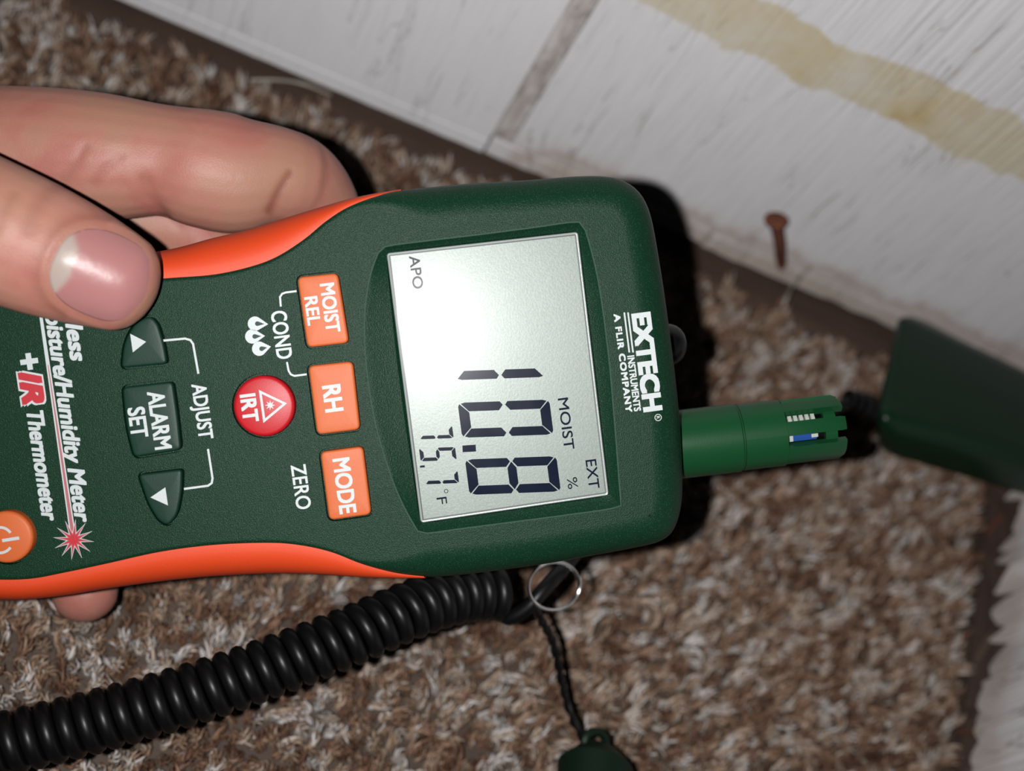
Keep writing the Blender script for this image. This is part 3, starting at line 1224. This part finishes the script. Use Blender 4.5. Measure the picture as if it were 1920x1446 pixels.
def pp(s, r, a):                                           # point on the probe: s along (mm), radius, angle (0 = towards the viewer)
    return (PB + PA * s + (PV * math.cos(a) + PU * math.sin(a)) * r) * MM


def sector(name, s0, s1, r0, r1, a0, a1, m, n=10, bev=0.0):
    verts, faces = [], []
    ss = [s0, s1 - 1.0, s1] if bev else [s0, s1]
    rs = [r1, r1, r1 - bev] if bev else [r1, r1]
    for s, ro in zip(ss, rs):
        for rad in (r0, ro):
            for i in range(n + 1):
                verts.append(pp(s, rad, a0 + (a1 - a0) * i / n))
    st = 2 * (n + 1)
    for j in range(len(ss) - 1):
        o1, o2 = j * st, (j + 1) * st
        for i in range(n):
            faces.append((o1 + n + 1 + i, o2 + n + 1 + i, o2 + n + 2 + i, o1 + n + 2 + i))
            faces.append((o1 + i, o1 + i + 1, o2 + i + 1, o2 + i))
        faces.append((o1, o2, o2 + n + 1, o1 + n + 1))
        faces.append((o1 + n, o1 + 2 * n + 1, o2 + 2 * n + 1, o2 + n))
    for o in (0, (len(ss) - 1) * st):
        for i in range(n):
            faces.append((o + i, o + n + 1 + i, o + n + 2 + i, o + i + 1))
    bm = bmesh.new()
    bm.from_mesh(mesh_from(verts, faces))
    return link(name, bm_mesh(bm, 35), m, sensor)


PL = float(np.linalg.norm(b1 - b0))
sector('sleeve', 12.8, 21.2, 3.0, 6.7, 0, 2 * math.pi, M_GREEN_SMOOTH, 48)
SG = 1.0 if PU.x > 0 else -1.0                            # positive slot angles lie towards the lower side of the picture
SLOTS = [-80, -34, 12, 100, 146, 192]
for k in range(6):
    a_lo = SLOTS[k] + 10.5
    a_hi = SLOTS[(k + 1) % 6] + (360 if k == 5 else 0) - 10.5
    x0, x1 = sorted((SG * math.radians(a_lo), SG * math.radians(a_hi)))
    sector('prong', 21.0, PL, 4.6, 6.45, x0, x1, M_GREEN_SMOOTH, 10, 0.5)
core = lathe([(20 * MM, 3.9 * MM), ((PL - 3) * MM, 3.9 * MM), ((PL - 2.6) * MM, 3.5 * MM)], 24, PB * MM, PA)
link('core', core, M_DARK, sensor)
# slots that face the viewer: one shows a white ribbed element, one a blue chip
a = SG * math.radians(12)
sector('sensor_chip', 22.0, 27.3, 3.8, 4.7, a - .13, a + .13, M_BLUE, 3)
sector('sensor_contact', 26.2, 27.5, 4.6, 5.0, a - .12, a + .02, M_SENSOR, 2)
sector('sensor_contact', 21.8, 22.5, 4.6, 5.0, a - .13, a + .10, M_SENSOR, 2)
a = SG * math.radians(-34)
for j in range(5):
    sector('sensor_rib', 22.0 + j * 1.15, 22.75 + j * 1.15, 3.8, 5.1, a - .15, a + .15, M_SENSOR, 3)
sector('bridge', PL - 4.0, PL - 1.6, 3.0, 5.0, 0, 2 * math.pi, M_GREEN_SMOOTH, 32)

# --- black infrared eye beside the probe
e0 = F(1236, 648, -17.0)
link('infrared_eye', lathe([(-3 * MM, 4.3 * MM), (1.6 * MM, 4.25 * MM), (2.8 * MM, 4.05 * MM), (3.8 * MM, 3.6 * MM), (4.6 * MM, 2.9 * MM), (5.2 * MM, 1.9 * MM), (5.45 * MM, 0.9 * MM)], 32, Vector(e0 * MM), pax), M_DARK, meter)
# lanyard eyelet under the body
e1 = F(985, 1040, -24.0)

# ------------------------------------------------------------------ hand
HW = MW


def hp(px, py, dz):
    return Vector(F(px, py, dz))                           # mm in meter frame


def limb(bm, nodes, sides=20, sub=6):
    """nodes: (px, py, dz, half width across the view, half thickness towards the viewer)"""
    P = np.array([[*F(n[0], n[1], n[2]), n[3], n[4]] for n in nodes])
    m_ = len(P)
    pts = []
    for i in range(m_ - 1):
        a, b, c, d = P[max(i - 1, 0)], P[i], P[i + 1], P[min(i + 2, m_ - 1)]
        for k in range(sub):
            t = k / sub
            pts.append(0.5 * (2 * b + (c - a) * t + (2 * a - 5 * b + 4 * c - d) * t * t + (3 * b - a - 3 * c + d) * t ** 3))
    pts.append(P[-1])
    # rounded tip
    last, prev = pts[-1], pts[-2]
    t = unit(last[:3] - prev[:3])
    rtip = (last[3] + last[4]) / 2
    for a in (25, 45, 62, 76, 86):
        s = math.sin(math.radians(a))
        c = math.cos(math.radians(a))
        q = last.copy()
        q[:3] = last[:3] + t * rtip * s * 0.9
        q[3] *= c
        q[4] *= c
        pts.append(q)
    prev_ring = None
    for i, q in enumerate(pts):
        t = unit(pts[min(i + 1, len(pts) - 1)][:3] - pts[max(i - 1, 0)][:3])
        up = np.array([0, 0, 1.0])
        if abs(t @ up) > 0.9:
            up = np.array([0, 1.0, 0])
        sd = unit(np.cross(t, up))
        nn = np.cross(sd, t)
        rg = []
        for k in range(sides):
            a = 2 * math.pi * k / sides
            rg.append(bm.verts.new(Vector((q[:3] + sd * math.cos(a) * q[3] + nn * math.sin(a) * q[4]) * MM)))
        if prev_ring:
            for k in range(sides):
                bm.faces.new((prev_ring[k], prev_ring[(k + 1) % sides], rg[(k + 1) % sides], rg[k]))
        else:
            bm.faces.new(rg[::-1])
        prev_ring = rg
    bm.faces.new(prev_ring)


bm = bmesh.new()
# thumb, lying on the face
limb(bm, [(-560, 330, -12, 17, 16), (-330, 330, 2, 15.5, 13), (-160, 372, 9, 13.2, 11), (-30, 425, 10.5, 12.6, 9.8), (70, 466, 9.2, 12.0, 8.8), (150, 498, 8.0, 10.9, 7.8), (222, 528, 7.2, 9.4, 6.6)], 24)
# index finger along the side, its end turned in under the body
limb(bm, [(-560, 250, -28, 15, 16), (-200, 285, -24, 13.8, 13), (60, 284, -22, 13.0, 11.5), (200, 295, -22, 12.8, 11.2), (305, 301, -23, 11.3, 10.0), (375, 315, -23.5, 12.1, 10.8), (440, 327, -25, 12.2, 10.8), (500, 328, -27, 10.6, 10.2), (540, 334, -29, 9.9, 10.0)], 22)
limb(bm, [(440, 330, -28, 9.5, 9.5), (535, 335, -30, 10.2, 10), (590, 380, -36, 9.2, 9.0), (612, 460, -41, 8.6, 8.2), (610, 540, -41.5, 8.0, 7.5)], 20)
# middle finger
limb(bm, [(-520, 400, -34, 12, 13), (-200, 390, -38, 11, 11.5), (100, 395, -40, 10.5, 10), (270, 410, -42, 10, 9.5), (370, 440, -43, 9.6, 9), (420, 560, -42.5, 9, 8.5), (420, 700, -41.5, 8.2, 7.5)], 20)
# ring finger: crosses behind, tip shows under the lower edge
limb(bm, [(-520, 520, -36, 12, 13), (-190, 520, -42, 11, 11), (40, 660, -44, 10, 9.5), (110, 830, -43, 9.4, 8.8), (146, 1000, -41, 8.4, 8), (160, 1112, -36, 7.0, 7)], 20)
# little finger, wholly behind the handle
limb(bm, [(-520, 640, -34, 11, 12), (-260, 650, -41, 9.5, 10), (-90, 780, -42, 8.6, 8.6), (-40, 900, -41.5, 7.8, 7.6), (-20, 990, -41, 7, 6.6)], 18)
# palm and wrist
limb(bm, [(-1250, 520, 6, 27, 19), (-950, 500, -6, 30, 18), (-700, 480, -24, 36, 17), (-520, 450, -32, 38, 15), (-400, 440, -36, 34, 11)], 28)
raw = bm_mesh(bm)
tmp = bpy.data.objects.new('tmp_hand', raw)
C.objects.link(tmp)
md = tmp.modifiers.new('r', 'REMESH')
md.mode = 'VOXEL'
md.voxel_size = 0.0006
sm = tmp.modifiers.new('s', 'SMOOTH')
sm.factor = 0.5
sm.iterations = 12
bpy.context.view_layer.update()
hm = bpy.data.meshes.new_from_object(tmp.evaluated_get(bpy.context.evaluated_depsgraph_get()))
bpy.data.objects.remove(tmp)
hm.polygons.foreach_set('use_smooth', [True] * len(hm.polygons))

# nail bed: an oval on the thumb, axis towards the tip
NC = F(190, 516, 14)[:2]
NAX = F(262, 546, 14)[:2] - F(110, 478, 14)[:2]
NAX = NAX / np.linalg.norm(NAX)
NSD = np.array([-NAX[1], NAX[0]])
NL, NWD = 8.1, 8.0                                        # half length, half width (mm)


def nail_d(x, y):                                          # superellipse distance: <1 on the nail
    p = np.array([x, y]) - NC
    u, v = (p @ NAX) / NL, (p @ NSD) / NWD
    return (abs(u) ** 2.6 + abs(v) ** 2.6) ** (1 / 2.6), u, v


CREASES = [  # px polyline, depth mm, width mm, dz range
    ([(512, 402), (528, 372), (545, 343), (552, 332)], 0.28, 0.8, (-40, -10)),
    ([(318, 408), (306, 380), (300, 350)], 0.35, 1.3, (-40, -10)),
    ([(135, 345), (160, 315), (178, 285)], 0.25, 1.0, (-30, -5)),
    ([(190, 350), (215, 322), (240, 300)], 0.2, 1.0, (-30, -5)),
    ([(75, 345), (60, 390), (52, 430)], 0.25, 1.2, (8, 30)),
    ([(20, 360), (2, 400), (-10, 440)], 0.2, 1.0, (8, 30)),
]
cr = []
for pts, dep, wid, (z0, z1) in CREASES:
    pl = np.array([F(x, y, (z0 + z1) / 2)[:2] for x, y in resample(pts, 24)])
    cr.append((pl, dep, wid, z0, z1))
nv = len(hm.vertices)
co = np.empty(nv * 3)
hm.vertices.foreach_get('co', co)
no = np.empty(nv * 3)
hm.vertex_normals.foreach_get('vector', no)
co, no = co.reshape(-1, 3), no.reshape(-1, 3)
mm = co / MM
disp = np.zeros(nv)
crs = np.zeros(nv)
p = mm[:, :2] - NC
u, v = (p @ NAX) / NL, (p @ NSD) / NWD
dn_ = (np.abs(u) ** 2.6 + np.abs(v) ** 2.6) ** (1 / 2.6)
top = (mm[:, 2] > 5.5)
dist = (dn_ - 1) * 8.0
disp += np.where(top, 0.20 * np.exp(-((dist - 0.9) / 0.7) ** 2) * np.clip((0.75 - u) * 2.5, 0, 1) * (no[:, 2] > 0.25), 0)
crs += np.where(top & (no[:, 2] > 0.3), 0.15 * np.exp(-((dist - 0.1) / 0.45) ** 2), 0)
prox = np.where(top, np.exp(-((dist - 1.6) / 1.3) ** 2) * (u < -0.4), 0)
crs += 0.35 * prox  # shade of the nail fold, painted into the skin
for pl, dep, wid, z0, z1 in cr:
    m_ = (mm[:, 2] > z0) & (mm[:, 2] < z1) & (no[:, 2] > 0.0)
    idx = np.where(m_)[0]
    d = np.min(np.linalg.norm(mm[idx, None, :2] - pl[None], axis=2), axis=1)
    g_ = np.exp(-(d / wid) ** 2)
    disp[idx] -= dep * g_
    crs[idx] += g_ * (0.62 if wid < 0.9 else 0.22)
co = co + no * (disp * MM)[:, None]
hm.vertices.foreach_set('co', co.ravel())
at_ = hm.attributes.new('crease_shade', 'FLOAT', 'POINT')
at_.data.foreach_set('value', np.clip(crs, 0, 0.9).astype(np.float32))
hm.update()
hand = link('hand', hm, M_SKIN)
hand.matrix_world = HW
tag(hand, 'bare left hand with its thumb resting on the face of the green meter', 'hand')

# thumbnail: a thin curved plate laid on the nail bed
bvh = BVHTree.FromPolygons([Vector(c) for c in co], [tuple(q.vertices) for q in hm.polygons])
SGN_N = 1.0
nu, nvn = 30, 30
verts, lun, ok = [], [], True
for i in range(nu + 1):
    for j in range(nvn + 1):
        a, b = 2 * i / nu - 1, 2 * j / nvn - 1
        # square -> superellipse
        r = max(abs(a), abs(b))
        le = (abs(a) ** 2.6 + abs(b) ** 2.6) ** (1 / 2.6)
        k = r / le if le > 0 else 0
        uu, vv = a * k, b * k
        q = NC + NAX * uu * NL * 0.985 + NSD * vv * NWD * 0.985
        hitp, nrm, _, _ = bvh.ray_cast(Vector((q[0] * MM, q[1] * MM, 0.04)), Vector((0, 0, -1)))
        z = hitp.z / MM if hitp else 8
        lift = 0.45 * (1 - r ** 5) - 0.04
        verts.append((q[0] * MM, q[1] * MM, (z + lift) * MM))
        lun.append(1.0 if (uu + 1.0) ** 2 * 1.0 + (vv * SGN_N + 0.15) ** 2 * 0.36 < 0.22 else 0.0)
faces = []
for i in range(nu):
    for j in range(nvn):
        o = i * (nvn + 1) + j
        faces.append((o, o + nvn + 1, o + nvn + 2, o + 1))
me = mesh_from(verts, faces, 60)
bm = bmesh.new()
bm.from_mesh(me)
lay = bm.verts.layers.float.new('lunula')
bm.verts.ensure_lookup_table()
for v_, x in zip(bm.verts, lun):
    v_[lay] = x
for it in range(1):
    new = [sum((e.other_vert(v_).co for e in v_.link_edges), Vector()) / len(v_.link_edges) if not v_.is_boundary else v_.co.copy() for v_ in bm.verts]
    nl = [(v_[lay] + sum(e.other_vert(v_)[lay] for e in v_.link_edges) / len(v_.link_edges)) / 2 for v_ in bm.verts]
    for v_, c_, l_ in zip(bm.verts, new, nl):
        v_.co = c_
        v_[lay] = l_
nail_o = link('thumbnail', bm_mesh(bm, 60), M_NAIL, hand)
if nail_o.data.polygons[0].normal.z < 0:
    nail_o.data.flip_normals()
sol = nail_o.modifiers.new('s', 'SOLIDIFY')
sol.thickness = 0.0005
sol.offset = -1
nail_o['label'] = 'pink thumbnail with a pale crescent'

# ------------------------------------------------------------------ coiled cable
axis_pts = [(-260, 1458, 240), (-120, 1428, 244), (0, 1397, 248), (208, 1345, 253), (417, 1283, 258), (625, 1206, 264), (750, 1152, 270), (829, 1123, 276), (893, 1111, 281), (945, 1112, 284)]
cl = catmull([at(x, y, d) for x, y, d in axis_pts], 1600)
seg = np.linalg.norm(np.diff(cl, axis=0), axis=1)
sl = np.concatenate([[0], np.cumsum(seg)])
pitch = np.interp(sl / sl[-1], [0, .86, 1], [3.55, 3.55, 4.0]) * MM
ang = np.concatenate([[0], np.cumsum(2 * math.pi * seg / pitch[1:])])
RC, RW = 4.75 * MM, 1.70 * MM
path = []
ref = Vector((0, 0, 1))
turns = ang[-1] / (2 * math.pi)
nsamp = int(turns * 22)
tt = np.linspace(0, ang[-1], nsamp)
phase = math.radians(200) - ang[-1]
ci = [np.interp(tt, ang, cl[:, k]) for k in range(3)]
tang = np.gradient(np.stack(ci, 1), axis=0)
for i in range(nsamp):
    t = Vector(tang[i]).normalized()
    a_ = (ref - t * ref.dot(t)).normalized()
    b_ = t.cross(a_)
    f = tt[i] + phase
    path.append(Vector((ci[0][i], ci[1][i], ci[2][i])) + (a_ * math.cos(f) + b_ * math.sin(f)) * RC)
lead = [at(x, y, d) for x, y, d in [(948, 1158, 283), (985, 1143, 281), (1014, 1112, 281), (1050, 1072, 285), (1100, 1015, 296), (1190, 935, 315), (1300, 872, 335), (1430, 822, 352), (1540, 776, 362), (1600, 752, 366)]]
lead = [Vector(q) for q in catmull([path[-1]] + lead, 110)][2:]
cable = link('coiled_cable', tube(path + lead, RW, 10), M_BLACK)
tag(cable, 'black coiled cable stretched under the meter towards the lower left', 'cable')

# ------------------------------------------------------------------ pin probe in the corner
prb_c = at(1800, 770, 385)
probe = empty('pin_probe', Matrix.Translation(prb_c))
tag(probe, 'dark green wedge shaped pin probe lying in the corner of the walls', 'probe')
A1, B1, C1, E1 = (1634, 788, 358), (1682, 566, 392), (1640, 858, 380), (1705, 640, 414)
A2, B2, C2, E2 = (2010, 880, 376), (2040, 742, 412), (2010, 970, 398), (2040, 800, 424)
c8 = [at(*q) for q in (A1, B1, E1, C1, A2, B2, E2, C2)]
bm = bmesh.new()
vs_ = [bm.verts.new(q - prb_c) for q in c8]
for f in ((0, 1, 2, 3), (7, 6, 5, 4), (0, 4, 5, 1), (1, 5, 6, 2), (2, 6, 7, 3), (3, 7, 4, 0)):
    bm.faces.new([vs_[i] for i in f])
bmesh.ops.bevel(bm, geom=bm.edges[:] + bm.verts[:], offset=6.2 * MM, segments=7, affect='EDGES', profile=0.5, clamp_overlap=True)
link('probe_body', bm_mesh(bm, 60), M_GREEN_PROBE, probe)
r0, r1 = at(1588, 748, 366), at(1705, 796, 374)
dv = r1 - r0
prof_ = []
nr = 9
for i in range(nr):
    s = i / nr
    rr_ = 2.9 + 1.7 * s
    prof_ += [(s * dv.length, rr_ * MM), ((s + 0.62 / nr) * dv.length, (rr_ + .1) * MM), ((s + 0.66 / nr) * dv.length, (rr_ - .7) * MM), ((s + 0.96 / nr) * dv.length, (rr_ - .7) * MM)]
so = lathe(prof_, 20, r0 - prb_c, dv)
link('strain_relief', so, M_BLACK, probe)
for k, (px, py) in enumerate(((2035, 850), (2035, 900))):
    p0 = at(px, py, 400)
    dr = (at(px + 60, py + 18, 403) - p0)
    link('pin', lathe([(-0.004, 0.0009), (dr.length * .7, 0.0009), (dr.length, 0.0001)], 10, p0 - prb_c, dr), M_STEEL, probe)

# ------------------------------------------------------------------ split ring, lanyard and sensor cap
rc = at(1038, 1100, 281)
u1 = (at(1082, 1084, 285) - rc)
u2 = (at(1024, 1058, 279) - rc)
rp = []
for i in range(73):
    a = 2 * math.pi * i / 36
    rp.append(rc + (u1 * math.cos(a) + u2 * math.sin(a)) * (1 + 0.02 * (i / 72)) + Vector((0, 0, 0.0009 * (i / 72))))
tag(link('split_ring', tube(rp, 0.00030, 8), M_STEEL), 'thin bright steel split ring at the lower edge of the meter', 'ring')

def Z7(x, y):
    return (700 + x * 0.322, 980 + y * 0.322)


ln = [(*Z7(930, 490), 281), (*Z7(945, 505), 282), (*Z7(985, 585), 288), (*Z7(1040, 690), 295), (*Z7(1075, 830), 300), (*Z7(1100, 950), 303), (*Z7(1140, 1090), 305), (*Z7(1200, 1220), 306), (*Z7(1240, 1290), 306)]
lnp = catmull([at(*q) for q in ln], 120)
lan = empty('lanyard', Matrix.Translation(Vector(lnp[0])))
tag(lan, 'thin black lanyard cord hanging from the split ring', 'cord')
for ph in (0, math.pi):
    pth = []
    for i, q in enumerate(lnp):
        t = Vector(lnp[min(i + 1, 119)] - lnp[max(i - 1, 0)]).normalized()
        a_ = t.orthogonal().normalized()
        b_ = t.cross(a_)
        th = i * 0.30 + ph
        rr_ = 0.42 * MM
        pth.append(Vector(q) + (a_ * math.cos(th) + b_ * math.sin(th)) * rr_ - Vector(lnp[0]))
    link('strand', tube(pth, 0.00066, 8), M_BLACK, lan)
kc = Vector(lnp[2]) - Vector(lnp[0])
kb = bmesh.new()
bmesh.ops.create_icosphere(kb, subdivisions=3, radius=1.0)
for v_ in kb.verts:
    v_.co = Vector((v_.co.x * 1.3, v_.co.y * 1.3, v_.co.z * 1.5)) * MM * (1 + 0.18 * mnoise.noise(v_.co * 2.5)) + kc
link('knot', bm_mesh(kb, 180), M_BLACK, lan)

cap_c = at(1105, 1530, 296)
capo = empty('sensor_cap', Matrix.Translation(cap_c))
tag(capo, 'dark green sensor cap lying at the bottom edge below the lanyard', 'cap')
cdir = at(1120, 1402, 308) - cap_c
ca = cdir.length
ca_len = ca
link('cap_body', lathe([(-14 * MM, 7.6 * MM), (ca - 5.0 * MM, 9.0 * MM), (ca - 3.0 * MM, 7.0 * MM), (ca - 1.2 * MM, 5.3 * MM), (ca, 3.5 * MM)], 40, Vector((0, 0, 0)), cdir), M_CAP, capo)
# small eyelet loop on the cap's closed end
lc = at(1116, 1394, 306) - cap_c
v1 = at(1136, 1394, 308) - at(1116, 1394, 306)
v2 = at(1116, 1378, 306) - at(1116, 1400, 306)
link('eyelet', tube([lc + v1 * math.cos(a) + v2 * math.sin(a) for a in np.linspace(0, 2 * math.pi, 30)], 0.0011, 8), M_CAP, capo)

# ------------------------------------------------------------------ rusty nail and loose threads
n0 = on_wall(1464, 482, 0.5)
n1 = on_wall(1454, 416, 7.0)
nd = n1 - n0
rn = empty('nail', Matrix.Translation(n0))
tag(rn, 'bent rusty nail sticking out of the bottom of the white wall', 'nail')
mid = nd * 0.5 + Vector((0.0006, -0.0012, 0))
shp = catmull([-nd * 0.25, Vector((0, 0, 0)), mid, nd], 18)
link('shank', tube(shp, [0.0018] * 14 + [0.0018, 0.0019, 0.0021, 0.0022], 12), M_RUST, rn)
hd = (Vector(shp[-1]) - Vector(shp[-3])).normalized()
hd = (hd + Vector((0.25, 0.25, 0.1))).normalized()
link('nail_head', lathe([(-0.0006, 0.0020), (0.0, 0.0034), (0.0008, 0.0036), (0.0011, 0.0030)], 18, nd, hd), M_RUST, rn)

M_THREAD = fine_plastic('pale_thread', (0.42, 0.37, 0.31), 0.6)
th1 = catmull([on_floor(1468, 575, 7), on_floor(1478, 552, 11), on_wall(1490, 530, 6), on_wall(1502, 517, 1.5), on_wall(1520, 500, 0.6)], 30)
tag(link('thread', tube([Vector(q) for q in th1], 0.0006, 6), M_THREAD), 'short pale loose thread below the rusty nail at the wall foot', 'thread')
th2 = catmull([on_floor(470, 150, 9), on_floor(520, 150, 12), on_wall(570, 158, 5), on_wall(620, 178, 1.5)], 30)
tag(link('thread', tube([Vector(q) for q in th2], 0.0004, 6), M_THREAD), 'pale loose thread across the wall gap above the index finger', 'thread')

# ------------------------------------------------------------------ carpet: twisted cut pile
backing = box('carpet', -230, 221, -70, WALL_Y - 7.5, 0.2, 1.6, M_SUB)


def carpet():
    pit = 2.9
    xs = np.arange(-170, 300, pit)
    ys = np.arange(-30, WALL_Y + 3, pit * 0.87)
    gx, gy = np.meshgrid(xs, ys)
    gx = gx + (np.arange(len(ys))[:, None] % 2) * pit / 2
    P = np.stack([gx.ravel(), gy.ravel()], 1)
    P += rng.normal(0, 0.55, P.shape)
    # keep to the room side of the side wall
    q2 = np.array([Q2.x, Q2.y]) / MM
    sn = np.array([SN.x, SN.y])
    P = P[((P - q2) @ sn) > 1.2 + rng.normal(0, 0.4, len(P))]
    # ragged edge along the back wall
    lim = WALL_Y - 3.0 + 2.2 * np.sin(P[:, 0] * 0.31) + 1.6 * np.sin(P[:, 0] * 0.83 + 1) + rng.normal(0, 1.0, len(P)) - 0.05 * (P[:, 0] - 70).clip(0)
    P = P[P[:, 1] < lim]
    n = len(P)
    # clumped yarn colours
    val = np.array([mnoise.noise(Vector((x * 0.085, y * 0.085, 0))) * 0.75 + mnoise.noise(Vector((x * 0.22, y * 0.22, 5))) * 0.8 for x, y in P])
    val = val + rng.normal(0, 0.38, n)
    val = (np.argsort(np.argsort(val)) + 0.5) / n
    stops = np.array([0, .25, .5, .72, .88, 1.0])
    cols = np.array([[0.17, 0.082, 0.050], [0.32, 0.18, 0.115], [0.47, 0.30, 0.20], [0.62, 0.46, 0.34], [0.80, 0.69, 0.60], [0.90, 0.85, 0.82]])
    tc = np.stack([np.interp(val, stops, cols[:, k]) for k in range(3)], 1)
    S = 6
    N = n * S
    base = np.repeat(P, S, 0)
    vs2 = np.clip(np.repeat(val, S) + rng.normal(0, 0.17, N), 0, 1)
    tcol = np.stack([np.interp(vs2, stops, cols[:, k]) for k in range(3)], 1) * rng.uniform(0.85, 1.12, (N, 1))
    h = np.repeat(rng.normal(7.6, 0.9, n), S) + rng.normal(0, 0.8, N)
    lean = np.repeat(rng.normal(0, 1.5, (n, 2)), S, 0)
    tw = np.repeat(rng.uniform(0, 6.28, n), S) + np.tile(np.arange(S) * 2 * np.pi / S, n)
    dirn = np.repeat(np.where(rng.random(n) > 0.5, 1, -1), S)
    nr, nsd = 5, 3
    zs = np.linspace(0, 1, nr)
    rad_y = np.array([0.50, 0.68, 0.88, 1.12, 1.42])       # how far strands sit from the yarn's centre
    rad_s = np.array([0.46, 0.46, 0.42, 0.34, 0.10])
    V = np.zeros((N, nr, nsd, 3))
    for r in range(nr):
        a = tw + dirn * zs[r] * 1.7
        cx = base[:, 0] + lean[:, 0] * zs[r] ** 1.6 + np.cos(a) * rad_y[r] + rng.normal(0, 0.16, N)
        cy = base[:, 1] + lean[:, 1] * zs[r] ** 1.6 + np.sin(a) * rad_y[r] + rng.normal(0, 0.16, N)
        cz = 1.2 + (h - 1.2) * (zs[r] - 0.12 * zs[r] ** 3)
        for s in range(nsd):
            b = a + s * 2 * np.pi / nsd
            V[:, r, s, 0] = cx + np.cos(b) * rad_s[r]
            V[:, r, s, 1] = cy + np.sin(b) * rad_s[r]
            V[:, r, s, 2] = cz
    V = V.reshape(-1, 3) * MM
    idx = np.arange(N * nr * nsd).reshape(N, nr, nsd)
    q = []
    for r in range(nr - 1):
        for s in range(nsd):
            s2 = (s + 1) % nsd
            q.append(np.stack([idx[:, r, s], idx[:, r, s2], idx[:, r + 1, s2], idx[:, r + 1, s]], 1))
    q = np.concatenate(q).astype(np.int32)
    me = bpy.data.meshes.new('pile')
    me.vertices.add(len(V))
    me.vertices.foreach_set('co', V.ravel())
    me.loops.add(len(q) * 4)
    me.loops.foreach_set('vertex_index', q.ravel())
    me.polygons.add(len(q))
    me.polygons.foreach_set('loop_start', np.arange(0, len(q) * 4, 4, dtype=np.int32))
    me.update(calc_edges=True)
    me.polygons.foreach_set('use_smooth', np.ones(len(q), dtype=bool))
    ca_ = me.attributes.new('yarn', 'FLOAT_COLOR', 'POINT')
    cc = np.ones((N, nr * nsd, 4), np.float32)
    cc[:, :, :3] = tcol[:, None, :]
    ca_.data.foreach_set('color', cc.ravel())
    ga = me.attributes.new('gloss', 'FLOAT', 'POINT')
    gv = np.where(rng.random(N) < 0.20, 0.07, 0.5)
    ga.data.foreach_set('value', np.repeat(gv, nr * nsd).astype(np.float32))
    print('carpet tufts', n, 'quads', len(q))
    o = link('pile', me, M_YARN, backing)
    o['kind'] = 'stuff'
    return o


tag(backing, 'mottled brown and beige twisted pile carpet', 'carpet', kind='stuff')
carpet()
